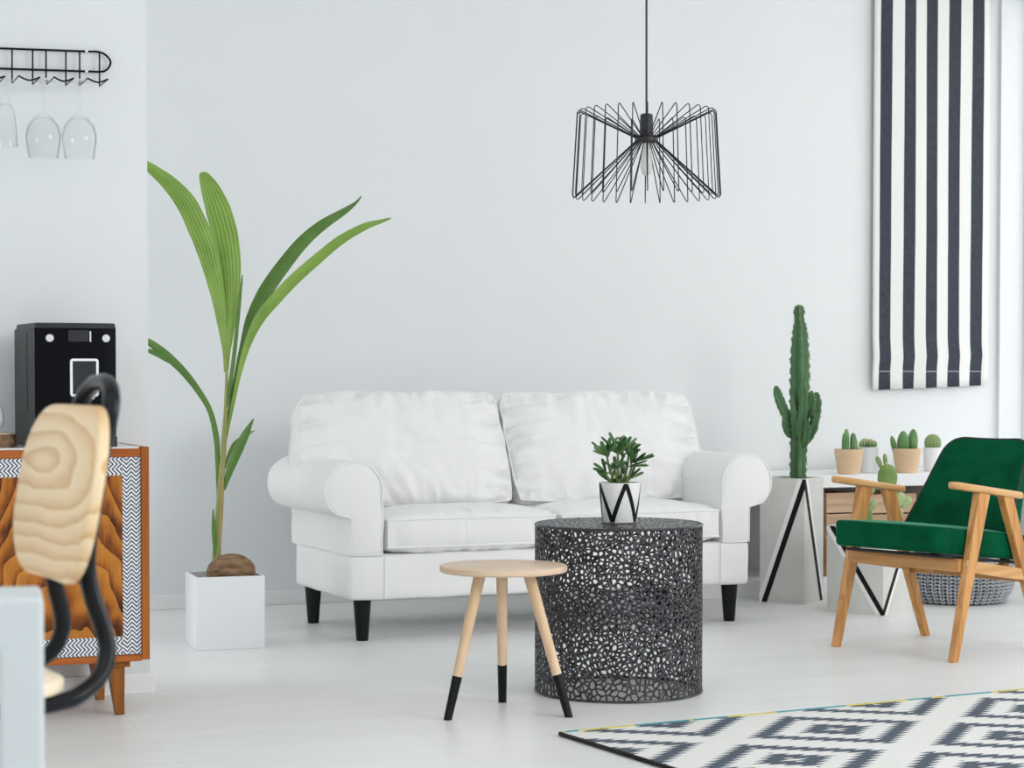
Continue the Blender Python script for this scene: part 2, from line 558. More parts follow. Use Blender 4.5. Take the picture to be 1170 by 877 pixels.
def grid_box(x0, x1, y0, y1, z0, z1, r, step=.04, amp=.004, sc=7):
    """soft box: rounded rectangle plan swept in z, with a little cloth unevenness"""
    mb = MB()
    poly = []
    base = rrect(x0, x1, y0, y1, r, 4)
    for i, p in enumerate(base):
        q = base[(i + 1) % len(base)]
        d = math.dist(p, q); k = max(1, int(d / step))
        for j in range(k): poly.append((p[0] + (q[0] - p[0]) * j / k, p[1] + (q[1] - p[1]) * j / k))
    rg = []
    hs = [(0, .012), (.004, .004), (.012, 0)]
    m = max(2, int((z1 - z0) / .03))
    hs += [(.012 + (z1 - z0 - .024) * k / m, 0) for k in range(1, m)]
    hs += [(z1 - z0 - .012, 0), (z1 - z0 - .004, .004), (z1 - z0, .012)]
    for h, i in hs:
        rg.append([wob((x, y, z0 + h), amp, sc) for x, y in inset(poly, i)])
    return mb.rings(rg)

grid_box(0, SW, 0, SD, SZ0, SZ1 + .004, .02, amp=.0035).build('base', M['sofa'], sofa)
# seam lines of the cover on the base
for x in (.126, SW - .126):
    MB().tube([(x, -.0015, SZ0 + .006), (x + .001, -.002, .22), (x, -.0015, SZ1)], .003, 6).build('seam', M['sofa'], sofa)

def arm(side):
    c, r = (.012, .532), .106
    poly = [(.122, .302)]
    poly += [(.122 - .003 * math.sin(k), .302 + .23 * k / 8) for k in range(1, 8)]
    for k in range(0, 27):
        a = rad(0 + 232 * k / 26)
        poly.append((c[0] + r * math.cos(a) * 1.03, c[1] + r * math.sin(a)))
    poly += [(-.002, .435), (.0, .41), (.0, .36), (0.001, .302)]
    for k in range(1, 5): poly.append((.122 * k / 5, .302))
    ys = [(-.004, .016), (0, .007), (.008, .001), (.03, 0)] + [(.03 + .68 * k / 22, 0) for k in range(1, 22)] + [(.70, .002), (.715, .008), (.72, .02)]
    mb = MB(); rg = []
    for y, i in ys:
        row = []
        for x, z in inset(poly, i):
            p = wob((x, y, z), .0045, 9)
            if side > 0: p.x = SW - p.x
            row.append(p)
        rg.append(row)
    mb.rings(rg)
    o = mb.build('armrest', M['sofa'], sofa, angle=60)
    pi = MB(); pts = []
    for x, z in inset(poly, .004):
        p = Vector((x if side < 0 else SW - x, -.0005, z)); pts.append(p)
    pi.tube(pts, .0035, 6, closed=True)
    pi.build('piping', M['sofa'], o)
arm(-1); arm(1)
grid_box(.10, SW - .10, .53, .715, SZ1 - .02, .74, .03, amp=.003).build('back_frame', M['sofa'], sofa)

def cushion(name, W, Hh, T, bulge, fn, nx=64, ny=46, amp=.006, seed=0, pinch=.02, wr=1.0, pip=.004):
    """boxed cushion: two domed faces and a band; fn maps (u in 0..W, v in 0..Hh, t) to sofa space"""
    mb = MB()
    def P(i, j, s):
        u, v = i / nx, j / ny
        a, b = 2 * u - 1, 2 * v - 1
        prof = (max(0, 1 - abs(a) ** 3.0) * max(0, 1 - abs(b) ** 3.0)) ** .55
        edge = 1 - max(abs(a), abs(b))
        # corners are rounded and slightly pulled in
        x = W / 2 + W / 2 * a * (1 - pinch * b * b * (1 if abs(b) > .0 else 0))
        y = Hh / 2 + Hh / 2 * b * (1 - pinch * 1.6 * a * a)
        cr = max(0, abs(a) + abs(b) - 1.72)
        x -= math.copysign(cr * W * .05, a); y -= math.copysign(cr * Hh * .05, b)
        q = Vector((u * W * 9 + seed, v * Hh * 9, s * 3.0))
        n = noise.noise(q) * .6 + noise.noise(q * 2.3) * .4
        # radiating creases near the seams
        ed = math.exp(-edge * 4.5)
        per = a if abs(b) > abs(a) else b + 3
        cre = (noise.noise(Vector((per * 8.5 + seed * 2, edge * 2.2, .3))) + .3 * noise.noise(Vector((per * 19 + seed, edge * 3.0, 1.3)))) * ed
        y += wr * .0022 * noise.noise(Vector((per * 4.5 + seed, .7, s))) * max(0, b) ** 6
        x += wr * .0018 * noise.noise(Vector((b * 3.2 + seed, a, 2.7))) * abs(a) ** 6
        t = s * (T / 2 + bulge * prof) + s * amp * n * prof ** .4 + s * wr * .014 * cre * min(1, edge * 14)
        return fn(x, y, t)
    front = [[P(i, j, 1) for i in range(nx + 1)] for j in range(ny + 1)]
    back = [[P(i, j, -1) for i in range(nx + 1)] for j in range(ny + 1)]
    w = nx + 1
    vs = [p for r in front for p in r] + [p for r in back for p in r]
    off = w * (ny + 1); fs = []
    for j in range(ny):
        for i in range(nx):
            k = j * w + i
            fs.append((k, k + 1, k + w + 1, k + w)); fs.append((off + k, off + k + w, off + k + w + 1, off + k + 1))
    per = [(i, 0) for i in range(nx)] + [(nx, j) for j in range(ny)] + [(nx - i, ny) for i in range(nx)] + [(0, ny - j) for j in range(ny)]
    for k, (i, j) in enumerate(per):
        i2, j2 = per[(k + 1) % len(per)]
        a_, b_ = j * w + i, j2 * w + i2
        fs.append((a_, off + a_, off + b_, b_))
    mb.add(vs, fs)
    o = mb.build(name, M['sofa'], sofa, angle=50)
    pi = MB()
    for s in (front, back):
        pi.tube([s[j][i] for i, j in per], pip, 6, closed=True)
    pi.build('piping', M['sofa'], o)
    return o

AI = .124
def seat_fn(x0):
    def fn(u, v, t): return Vector((x0 + u, -.012 + v, .378 + t - .02 * (v / .6)))
    return fn
cushion('seat_cushion', .674, .60, .098, .046, seat_fn(AI + .002), seed=1, amp=.007, pinch=.006, wr=1.0)
cushion('seat_cushion', .672, .60, .098, .046, seat_fn(AI + .680), seed=5, amp=.007, pinch=.006, wr=1.0)

def back_fn(x0, tilt, key=0.0, W_=.8, H_=.45):
    ct, st = math.cos(tilt), math.sin(tilt)
    def fn(u, v, t):
        x = x0 + u + (key > 0) * .16 * max(0, .4 - v / H_) / .4 * max(0, 1 - u / W_) ** 2 - key * max(0, 1 - abs(v / H_ - .5) / .5) * max(0, 1 - u / W_) ** 1.5
        # v runs up the cushion, t towards the front
        return Vector((x, .36 + v * st - t * ct, .435 + v * ct + t * st))
    return fn
cushion('back_cushion', .787, .46, .10, .070, back_fn(-.027, rad(25), .045), seed=11, amp=.022, pinch=.014, wr=4.6)
cushion('back_cushion', .825, .455, .10, .055, back_fn(.775, rad(26)), seed=23, amp=.022, pinch=.010, wr=4.6)
for x, y in ((.058, .048), (SW - .062, .048), (.058, SD - .05), (SW - .062, SD - .05)):
    MB().lathe([(.0215, 0), (.0215, .002), (.033, SZ0 + .012)], 24, (x, y, 0)).build('leg', M['black_wood'], sofa)

# ---------------------------------------------------------------- perforated drum table
def clip(poly, n, c):
    out = []
    for i in range(len(poly)):
        p, q = poly[i], poly[(i + 1) % len(poly)]
        dp_, dq = n[0] * p[0] + n[1] * p[1] - c, n[0] * q[0] + n[1] * q[1] - c
        if dp_ <= 0: out.append(p)
        if (dp_ < 0 < dq) or (dq < 0 < dp_):
            t = dp_ / (dp_ - dq)
            out.append((p[0] + (q[0] - p[0]) * t, p[1] + (q[1] - p[1]) * t))
    return out

def ray_poly(c, ang, poly):
    dx, dy = math.cos(ang), math.sin(ang); best = None
    for i in range(len(poly)):
        (x1, y1), (x2, y2) = poly[i], poly[(i + 1) % len(poly)]
        ex, ey = x2 - x1, y2 - y1
        den = dx * ey - dy * ex
        if abs(den) < 1e-12: continue
        t = ((x1 - c[0]) * ey - (y1 - c[1]) * ex) / den
        s = ((x1 - c[0]) * dy - (y1 - c[1]) * dx) / den
        if t > 0 and -1e-6 <= s <= 1 + 1e-6 and (best is None or t < best): best = t
    return best if best is not None else 0

def perforate(seeds, period, bounds, web, fn, mb, R=.06):
    """sheet of irregular holes: every Voronoi cell becomes a ring of metal round a hole"""
    g = {}; cs = R
    pts = list(seeds)
    ext = []
    for (x, y) in pts:
        ext.append((x, y))
        if period:
            if x < .1: ext.append((x + period, y))
            if x > period - .1: ext.append((x - period, y))
    for q in ext: g.setdefault((int(math.floor(q[0] / cs)), int(math.floor(q[1] / cs))), []).append(q)
    for (x, y) in pts:
        cell = list(bounds(x, y)); hole = [p for p in cell]
        kx, ky = int(math.floor(x / cs)), int(math.floor(y / cs))
        nb = [q for a in (-1, 0, 1) for b in (-1, 0, 1) for q in g.get((kx + a, ky + b), []) if (q[0] - x) ** 2 + (q[1] - y) ** 2 > 1e-12]
        nb.sort(key=lambda q: (q[0] - x) ** 2 + (q[1] - y) ** 2)
        for q in nb[:26]:
            dx, dy = q[0] - x, q[1] - y; L = math.hypot(dx, dy)
            n = (dx / L, dy / L); c = n[0] * (x + q[0]) / 2 + n[1] * (y + q[1]) / 2
            cell = clip(cell, n, c)
            if len(hole) > 2: hole = clip(hole, n, c - web * (.7 + .8 * random.random()))
            if len(cell) < 3: break
        if len(cell) < 3: continue
        if len(hole) < 3:
            mb.add([fn(*p) for p in cell], [tuple(range(len(cell)))]); continue
        cx = sum(p[0] for p in hole) / len(hole); cy = sum(p[1] for p in hole) / len(hole)
        angs = sorted([math.atan2(p[1] - cy, p[0] - cx) for p in cell] + [a * PI / 4 - PI + .1 for a in range(8)])
        hr = [ray_poly((cx, cy), a, hole) * .97 for a in angs]
        n = len(hr)
        hr = [min(hr[i], (hr[i - 1] + 2 * hr[i] + hr[(i + 1) % n]) / 4 * 1.03) for i in range(n)]
        outer = []
        for i, a in enumerate(angs):
            d = ray_poly((cx, cy), a, cell); outer.append((cx + d * math.cos(a), cy + d * math.sin(a)))
        inner = [(cx + h * math.cos(a), cy + h * math.sin(a)) for h, a in zip(hr, angs)]
        vs = [fn(*p) for p in outer] + [fn(*p) for p in inner]
        mb.add(vs, [(i, (i + 1) % n, n + (i + 1) % n, n + i) for i in range(n)])

DC = gp(706.5, 788.5)
DR, DH = .2475, .502
drum = thing('drum_table', 'round dark metal drum table with perforated web-like sides', 'side table', DC)
circ = 2 * PI * DR
def jitter_pts(w, h, s, sy):
    out = []; ny = max(1, int(h / (s * sy))); 
    for j in range(ny):
        nx = int(w / s)
        for i in range(nx):
            out.append(((i + .5 * (j % 2) + random.random() * 1.15) * w / nx % w, (j + min(.98, max(.02, random.random() * 1.1 - .05))) * h / ny))
    return out
Z0, Z1 = .006, DH - .008
ds = [(x, y + Z0) for x, y in jitter_pts(circ, Z1 - Z0, .0178, .86)]
mb = MB()
perforate(ds, circ, lambda x, y: [(x - .05, max(Z0, y - .05)), (x + .05, max(Z0, y - .05)), (x + .05, min(Z1, y + .05)), (x - .05, min(Z1, y + .05))],
          .0021, lambda x, y: (DR * math.cos(x / DR), DR * math.sin(x / DR), y), mb)
mb.build('side_panel', M['gunmetal'], drum, solid=.003, merge=True, angle=30)
mb = MB()
tsd = [(x - DR, y - DR) for x, y in jitter_pts(2 * DR, 2 * DR, .017, .85)]
tsd = [p for p in tsd if math.hypot(*p) < DR - .006]
RT = DR - .003
cb = [(RT * math.cos(2 * PI * k / 72), RT * math.sin(2 * PI * k / 72)) for k in range(72)]
def tb(x, y):
    p = [(x - .05, y - .05), (x + .05, y - .05), (x + .05, y + .05), (x - .05, y + .05)]
    if math.hypot(x, y) > DR - .08:
        for k in range(72):
            a = 2 * PI * (k + .5) / 72; p = clip(p, (math.cos(a), math.sin(a)), RT * math.cos(PI / 72))
    return p
perforate(tsd, 0, tb, .0036, lambda x, y: (x, y, DH - .0035), mb)
mb.build('top', M['gunmetal'], drum, solid=.003, merge=True, angle=30)
def hoop(z, r=.004):
    return MB().tube([((DR) * math.cos(2 * PI * k / 96), DR * math.sin(2 * PI * k / 96), z) for k in range(96)], r, 8, closed=True)
hoop(DH - .0055).build('rim', M['gunmetal'], drum)
hoop(.0042).build('rim', M['gunmetal'], drum)

# ---------------------------------------------------------------- succulent on the drum
SP = gp(708, 596, DH); SP.z = DH
suc = thing('potted_succulent', 'white pot with black zigzag bands holding a jade-like succulent, on the drum table', 'plant', SP)
PRb, PRt, PHt = .051, .0625, .118
MB().lathe([(PRb * .96, 0), (PRb, .003), (PRt, PHt - .002), (PRt - .001, PHt), (PRt - .005, PHt), (PRt - .007, PHt - .014)], 48).build('pot', M['white_tape'], suc, angle=30)
MB().lathe([(PRt - .0065, PHt - .016), (PRt - .0065, PHt - .013), (.01, PHt - .009)], 32).build('soil', M['soil'], suc)
def pot_band(a0, z0, a1, z1, w=.0065):
    mb = MB(); n = 12; L = []; Rr = []
    for k in range(n + 1):
        t = k / n; a = a0 + (a1 - a0) * t; z = z0 + (z1 - z0) * t
        r = PRb + (PRt - PRb) * z / PHt
        for lst, s in ((L, -1), (Rr, 1)):
            aa = a + s * w / r
            lst.append(aa)
        for q in (L, Rr): q[-1] = (q[-1], z, r)
    rg = []
    for (al, z, r), (ar, _, _) in zip(L, Rr):
        am = (al + ar) / 2
        rg.append([((r + o) * math.cos(x), (r + o) * math.sin(x), z) for x, o in ((al, -.0005), (al, .0012), (am, .0012), (ar, .0012), (ar, -.0005))])
    return mb.rings(rg)
def fa(px): return -PI / 2 + math.asin(max(-.98, min(.98, (px - 708) / 22.5)))
zg = [(fa(686.6), .1165), (fa(697.6), .002), (fa(713.5), .1165), (fa(727), .002)]
step = (zg[3][0] - zg[1][0])
mb = MB()
for i in range(3):
    mbx = pot_band(*zg[i], *zg[i + 1]); mb.add(mbx.v, mbx.f)
a = zg[3][0]; hi = True
while a < zg[0][0] + 2 * PI - .3:
    b_ = min(a + .62, zg[0][0] + 2 * PI)
    mbx = pot_band(a, .002 if hi else .1165, b_, .1165 if hi else .002); mb.add(mbx.v, mbx.f)
    a = b_; hi = not hi
mb.build('zigzag_band', M['tape'], suc)

def orient(pos, d, up=Vector((0, 0, 1)), sc=(1, 1, 1)):
    """matrix with local z along d"""
    d = Vector(d).normalized()
    x = up.cross(d)
    if x.length < 1e-4: x = Vector((1, 0, 0))
    x.normalize(); y = d.cross(x)
    m = Matrix((x, y, d)).transposed().to_4x4()
    m.translation = pos
    return m @ Matrix.Diagonal((*sc, 1))

stems, fol, fol2 = MB(), MB(), MB()
rnd = random.Random(3)
def jade_leaf(mb, p, d, L, wd):
    def f(q, th, ph):
        k = (.5 + .5 * (q.z + 1) / 2) * max(.05, math.sin(th)) ** -.42
        return Vector((q.x * k, q.y * k, q.z + 1))
    mb.ball(orient(p, d, Vector((rnd.uniform(-.3, .3), rnd.uniform(-.3, .3), 1)), (wd, wd * .6, L / 2)), 10, 10, f)
heads = [((-.032, -.004, .078), (-.5, -.1, .85), 9), ((-.006, -.018, .088), (-.1, -.3, 1), 10), ((.022, -.01, .088), (.35, -.1, 1), 9), ((.04, .0, .062), (.85, -.1, .55), 8),
         ((-.036, -.012, .036), (-.9, -.3, .5), 6), ((.008, .024, .085), (.1, .5, 1), 8), ((.028, -.02, .05), (.8, -.6, .25), 6), ((-.012, -.028, .045), (-.2, -.9, .5), 5), ((.018, .005, .018), (.35, .1, .9), 4), ((-.024, .01, .015), (-.3, 0, .9), 5)]
for (hx, hy, hz), hd, n in heads:
    h = Vector((hx * 1.25, hy * 1.25, PHt - .01 + hz * 1.22)); base = Vector((hx * .3, hy * .3, PHt - .012))
    mid = (h + base) / 2 + Vector((hx * .15, hy * .15, 0))
    stems.tube([base, mid, h], [.005, .0042, .0032], 7, 4)
    for k in range(n):
        hdv = Vector(hd).normalized()
        ang = 2 * PI * k / n + rnd.random()
        sd = Vector((math.cos(ang), math.sin(ang), rnd.uniform(-.1, .25)))
        d = hdv * rnd.uniform(.35, 1.15) + sd * .75
        L = rnd.uniform(.046, .072)
        jade_leaf(fol if rnd.random() < .62 else fol2, h - hdv * rnd.uniform(0, .018), d, L, rnd.uniform(.0066, .0088))
stems.build('stem', M['jade_stem'], suc)
fol.build('foliage', M['succulent'], suc)
fol2.build('foliage', M['succulent_tip'], suc)['label'] = 'paler green leaves'

# ---------------------------------------------------------------- three-legged stool
lb = [gp(511.5, 822), gp(650, 819), gp(574, 802)]
SCn = Vector(((lb[0].x + lb[1].x + lb[2].x) / 3, (lb[0].y + lb[1].y + lb[2].y) / 3, 0))
TOPZ = .945 - (645.5 - 426) / 2370 * SCn.y
stool = thing('three_legged_stool', 'small round beech stool with three black-dipped legs in front of the drum table', 'stool', SCn)
tx = -.008
MB().lathe([(.168, TOPZ - .019), (.174, TOPZ - .018), (.1775, TOPZ - .014), (.1775, TOPZ - .004), (.176, TOPZ - .001), (.173, TOPZ)], 72, (tx, 0, 0)).build('seat', M['beech_top'], stool, angle=25)
for q in lb:
    b0 = Vector((q.x - SCn.x, q.y - SCn.y, 0)); t0 = Vector((tx + (b0.x) * .40, b0.y * .40, TOPZ - .018))
    d = (t0 - b0); k = .29
    m0 = b0 + d * k
    lg = MB().tube([m0, t0], [.0135, .0165], 20).build('leg', M['beech_leg'], stool)
    tip = MB()
    r0, r1 = .0118, .0137
    rg = []
    dn = d.normalized(); sx = dn.cross(Vector((0, 1, 0))).normalized(); sy = dn.cross(sx)
    for t, r in ((0, r0), (k, r1), (k + .002, r1)):
        c = b0 + d * t
        row = []
        for i in range(20):
            a = 2 * PI * i / 20; p = c + (sx * math.cos(a) + sy * math.sin(a)) * r
            if t == 0: p.z = 0.0005
            row.append(p)
        rg.append(row)
    tip.rings(rg).build('dipped_tip', M['black_wood'], lg)

# ---------------------------------------------------------------- palm in a white cube
PA = rad(18)
pc = gp(224.5, 743)
PW, PHh = .237, .249
pcen = pc + Vector((math.cos(PA) - math.sin(PA), math.sin(PA) + math.cos(PA), 0)) * PW / 2
palm = thing('potted_palm', 'young coconut palm sprouting from its nut in a white square planter', 'plant', pcen, PA)
h = PW / 2
mb = MB()
mb.box(-h, h, -h, h, 0, .01).box(-h, -h + .008, -h, h, .01, PHh).box(h - .008, h, -h, h, .01, PHh).box(-h + .008, h - .008, -h, -h + .008, .01, PHh).box(-h + .008, h - .008, h - .008, h, .01, PHh)
# single clean shell instead of five slabs
mb = MB()
o_ = rrect(-h, h, -h, h, .004, 3); i_ = rrect(-h + .008, h - .008, -h + .008, h - .008, .003, 3)
mb.rings([[(x, y, 0) for x, y in o_], [(x, y, PHh) for x, y in o_], [(x, y, PHh) for x, y in i_], [(x, y, PHh - .05) for x, y in i_]])
mb.build('planter', M['white_gloss'], palm, bevel=.0015, angle=30)
MB().rings([[(x, y, PHh - .055) for x, y in i_], [(x, y, PHh - .022) for x, y in i_]]).build('soil', M['soil'], palm)
inv = Matrix.Translation(pcen) @ Matrix.Rotation(PA, 4, 'Z')
inv = inv.inverted()
PY = pcen.y
def pl(px, py, dy=0.0): return inv @ dp(px, py, PY + dy)
def nut(p, th, ph):
    k = 1 + .03 * math.cos(3 * ph) + .025 * noise.noise(p * 3)
    return Vector((p.x * (1 + .12 * p.x) * k, p.y * k, p.z * k))
nc = pl(260, 655)
mtx = Matrix.Translation(nc) @ Matrix.Rotation(rad(-12), 4, 'Y') @ Matrix.Diagonal((.085, .07, .066, 1))
MB().ball(mtx, 36, 22, nut).build('coconut', M['husk'], palm)
# stem with its leaf sheaths
MB().tube([pl(247, 650), pl(248, 625), pl(250, 590), pl(252.5, 550), pl(255.5, 510), pl(258, 470), pl(259, 430), pl(258.5, 400)],
          [.0165, .0145, .0125, .0115, .0100, .0075, .0055, .003], 12, 4).build('stem', M['palm_stem'], palm)
MB().tube([pl(251, 625, -.010), pl(252.5, 590, -.010), pl(254, 555, -.009), pl(256, 520, -.008)], [.005, .007, .007, .002], 10, 4).build('dry_sheath', M['palm_stem_brown'], palm)

def leaf(name, spine, widths, dys, mtl, fold=.25, roll=0.0, nc_=8, sub=5, face=1):
    pts = [pl(x, y, d) for (x, y), d in zip(spine, dys)]
    wpx = PY / F
    ws = [w * wpx / 2 for w in widths]
    pts, ws = spline(pts, ws, sub)
    view = (inv.to_3x3() @ Vector((0, 1, 0))).normalized()
    vs, uvs, fs = [], [], []
    n = len(pts)
    for i, p in enumerate(pts):
        t = (pts[min(i + 1, n - 1)] - pts[max(i - 1, 0)]).normalized()
        side = t.cross(view).normalized()
        rr = roll * (i / n)
        nn = side.cross(t).normalized()
        s2 = side * math.cos(rr) + nn * math.sin(rr)
        n2 = s2.cross(t).normalized()
        for k in range(nc_ + 1):
            c = 2 * k / nc_ - 1
            ridge = .035 * math.cos(c * PI * 3.5)
            vs.append(p + s2 * (c * ws[i] / max(.3, math.cos(rr))) + n2 * ws[i] * (fold * abs(c) ** 1.3 + ridge))
            uvs.append((k / nc_, i / n))
    w = nc_ + 1
    for i in range(n - 1):
        for k in range(nc_): fs.append((i * w + k, i * w + k + 1, (i + 1) * w + k + 1, (i + 1) * w + k))
    o = MB().add(vs, fs).build(name, mtl, palm, solid=.0012, angle=80)
    uvl = o.data.uv_layers.new(name='UVMap')
    for l in o.data.loops: uvl.data[l.index].uv = uvs[l.vertex_index]
    return o
leaf('leaf', [(258, 425), (257, 399), (252, 360), (246, 325), (236.5, 288), (226, 260), (213, 233), (196, 212), (180, 198), (166, 188), (152, 182)],
     [4, 6, 12, 18, 23, 24.5, 23, 18, 13, 9, 3], [0, 0, .0, -.01, -.03, -.05, -.08, -.12, -.16, -.2, -.24], M['palm'], fold=.30)
leaf('leaf', [(258.5, 425), (259.5, 399), (262, 360), (263, 330), (261.5, 300), (256.5, 268), (249, 240), (240, 216), (233, 201), (231.5, 196.5)],
     [4, 8, 17, 22, 27, 30, 29, 22, 12, 5], [0, 0, .01, .01, .01, .02, .02, .03, .03, .03], M['palm'], fold=.22)
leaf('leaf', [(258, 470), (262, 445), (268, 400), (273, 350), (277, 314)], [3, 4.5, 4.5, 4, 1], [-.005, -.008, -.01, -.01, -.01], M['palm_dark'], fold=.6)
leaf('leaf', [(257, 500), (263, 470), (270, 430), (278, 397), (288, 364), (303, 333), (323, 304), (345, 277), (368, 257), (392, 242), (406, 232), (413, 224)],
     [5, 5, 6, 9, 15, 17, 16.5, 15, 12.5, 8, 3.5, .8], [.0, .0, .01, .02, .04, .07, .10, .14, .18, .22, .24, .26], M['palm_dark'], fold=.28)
leaf('leaf', [(259, 496), (265, 466), (273, 428), (282, 395), (295, 366), (314, 342), (337, 318), (362, 296), (389, 274), (416, 259), (436, 252.5), (447, 249)],
     [3, 4, 5, 8, 12, 13.5, 13, 12, 10.5, 8, 4, .8], [0, -.004, -.006, -.01, -.02, -.03, -.05, -.07, -.09, -.12, -.14, -.15], M['palm'], fold=.28)
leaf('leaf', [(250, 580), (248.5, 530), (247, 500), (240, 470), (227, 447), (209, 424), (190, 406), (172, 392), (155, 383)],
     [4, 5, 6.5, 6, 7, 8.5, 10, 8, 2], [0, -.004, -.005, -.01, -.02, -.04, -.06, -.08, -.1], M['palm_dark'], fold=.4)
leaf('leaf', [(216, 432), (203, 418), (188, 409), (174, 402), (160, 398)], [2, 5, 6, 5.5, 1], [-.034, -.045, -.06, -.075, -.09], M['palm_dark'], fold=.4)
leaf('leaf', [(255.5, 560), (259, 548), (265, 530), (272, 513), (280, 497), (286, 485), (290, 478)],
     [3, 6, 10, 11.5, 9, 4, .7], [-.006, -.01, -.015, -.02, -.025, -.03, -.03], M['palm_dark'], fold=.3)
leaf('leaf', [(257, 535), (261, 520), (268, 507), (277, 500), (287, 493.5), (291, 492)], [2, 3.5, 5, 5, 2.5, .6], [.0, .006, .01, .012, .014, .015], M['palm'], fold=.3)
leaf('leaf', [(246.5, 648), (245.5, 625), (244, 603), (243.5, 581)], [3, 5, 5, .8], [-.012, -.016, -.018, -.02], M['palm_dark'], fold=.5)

# ---------------------------------------------------------------- pendant lamp
LY = 6.42
lc = dp(738.5, 227.5, LY)
lz0, lz1 = lc.z, dp(738.5, 124.7, LY).z
hz = dp(738.5, 159, LY).z
lamp = thing('pendant_lamp', 'black wire drum pendant lamp hanging in front of the white wall', 'lamp', (lc.x, LY, 0))
NW = 30; RB, RTp = .2295, .2135
mb = MB()
for k in range(NW):
    a = 2 * PI * (k + .27) / NW
    d = Vector((math.cos(a), math.sin(a), 0))
    tp, bt = d * RTp + Vector((0, 0, lz1)), d * RB + Vector((0, 0, lz0))
    hb, ht = d * .033 + Vector((0, 0, hz - .006)), d * .033 + Vector((0, 0, hz + .004))
    def rnd_corner(a_, b_, c_, r=.012):
        u, v = (a_ - b_).normalized(), (c_ - b_).normalized()
        return [b_ + u * r, b_ + (u + v) * r * .33, b_ + v * r]
    pts = [ht] + rnd_corner(ht, tp, bt) + rnd_corner(tp, bt, hb) + [hb]
    mb.tube(pts, .0017, 6)
mb.build('wire_shade', M['wire_lamp'], lamp)
MB().lathe([(.030, hz - .010), (.036, hz - .008), (.036, hz + .008), (.030, hz + .011)], 32).build('hub', M['hub'], lamp)
MB().lathe([(.0215, hz + .005), (.0205, hz + .04), (.0195, hz + .074), (.015, hz + .078), (.004, hz + .079)], 28).build('socket', M['hub'], lamp)
MB().lathe([(.012, hz - .012), (.0125, hz - .03), (.0155, hz - .05), (.0185, hz - .075), (.0175, hz - .095), (.011, hz - .108), (.002, hz - .112)], 24).build('bulb', M['bulb'], lamp)
MB().tube([(0, 0, hz + .078), (-.001, 0, 2.2), (0, 0, CEIL - .02)], .0032, 10).build('cord', M['hub'], lamp)
MB().lathe([(.05, CEIL - .001), (.05, CEIL - .022), (.008, CEIL - .03)], 32).build('ceiling_rose', M['hub'], lamp)

# ---------------------------------------------------------------- striped blind on the back wall
bz = gp(1000, 445, 0)
bo = W1 - B * .035
s0, s1 = along(bo, 997.5), along(bo, 1127.5)
BW = s1 - s0
b0 = bo + A * s0
zb0 = dp(997.5, 445.5, b0.y).z
zb1 = dp(1127.5, 440, (b0 + A * BW).y).z
def blind_mat():
    m, nt, b = new_mat('striped_cloth')
    x, y, z = xyz(nt)
    wv = noise_fac(nt, coords(nt, scale=(.6, 1, 1)), 2.2, 2)
    u = (x + (wv - .5) * .006) / BW
    f = None
    for c0, c1 in ((.050, .148), (.252, .352), (.447, .547), (.645, .748), (.847, .950)):
        g = u.gt(c0) * u.lt(c1)
        f = g if f is None else f + g
    seam = z.gt(.083) * z.lt(.0875)
    dark = noise_fac(nt, coords(nt), 40, 3)
    col = ramp(nt, dark, [(.3, (.030, .036, .052)), (.7, (.045, .052, .073))])
    col2 = mixc(nt, seam, col, (.33, .35, .38))
    nt.links.new(mixc(nt, f, (.82, .82, .80), col2), b.inputs['Base Color'])
    b.inputs['Roughness'].default_value = .85
    return m
M['blind'] = blind_mat()
blind = thing('striped_blind', 'long navy and white striped cloth blind hanging on the back wall', 'blind', (b0.x, b0.y, 0), ROOM)
zref = min(zb0, zb1)
blind.location.z = zref
mb = MB(); nx, nz = 30, 40; vs = []; fs = []
topz = CEIL - .06 - zref
for j in range(nz + 1):
    for i in range(nx + 1):
        u = i / nx; v = j / nz
        zl = (zb0 - zref) * (1 - u) + (zb1 - zref) * u
        zz = zl + (topz - zl) * v
        fold = .004 * math.sin(u * 9 + v * 3) + .006 * math.exp(-v * 14) * math.sin(u * 23)
        vs.append((u * BW + .004 * (1 - v) * (u - .5), fold - .008 * math.exp(-((zz - .16) / .04) ** 2), zz))
for j in range(nz):
    for i in range(nx):
        k = j * (nx + 1) + i; fs.append((k, k + 1, k + nx + 2, k + nx + 1))
mb.add(vs, fs).build('cloth', M['blind'], blind, solid=.004, angle=80)
MB().box(-.01, BW + .01, -.012, .034, topz - .01, topz + .035).build('top_rail', M['trim'], blind, bevel=.003)

# ---------------------------------------------------------------- low white shelf bench under the blind
be = gp(868, 684.5) + B * .075
sl, sr = along(be, 735), (CORNER - be).dot(A) - .02
BDp = (W1 - be).dot(B) - .02
bench = thing('low_shelf', 'long low white shelf bench against the back wall with crates inside', 'shelf', be + A * sl, ROOM)
BL_ = sr - sl
bst = dp(960, 542.5, (be + A * along(be, 960)).y).z
MB().box(0, BL_, 0, BDp, bst - .054, bst).build('shelf_top', M['trim'], bench, bevel=.003)
MB().box(0, BL_, .008, BDp, .0, .072).build('plinth', M['trim'], bench, bevel=.002)
for x in (0, (BL_ - .03) * .36, (BL_ - .03) * .7, BL_ - .03):
    MB().box(x, x + .03, .006, BDp - .01, .072, bst - .054).build('upright', M['trim'], bench, bevel=.002)
MB().box(.03, BL_ - .03, BDp - .012, BDp, .072, bst - .054).build('back_panel', M['trim'], bench)

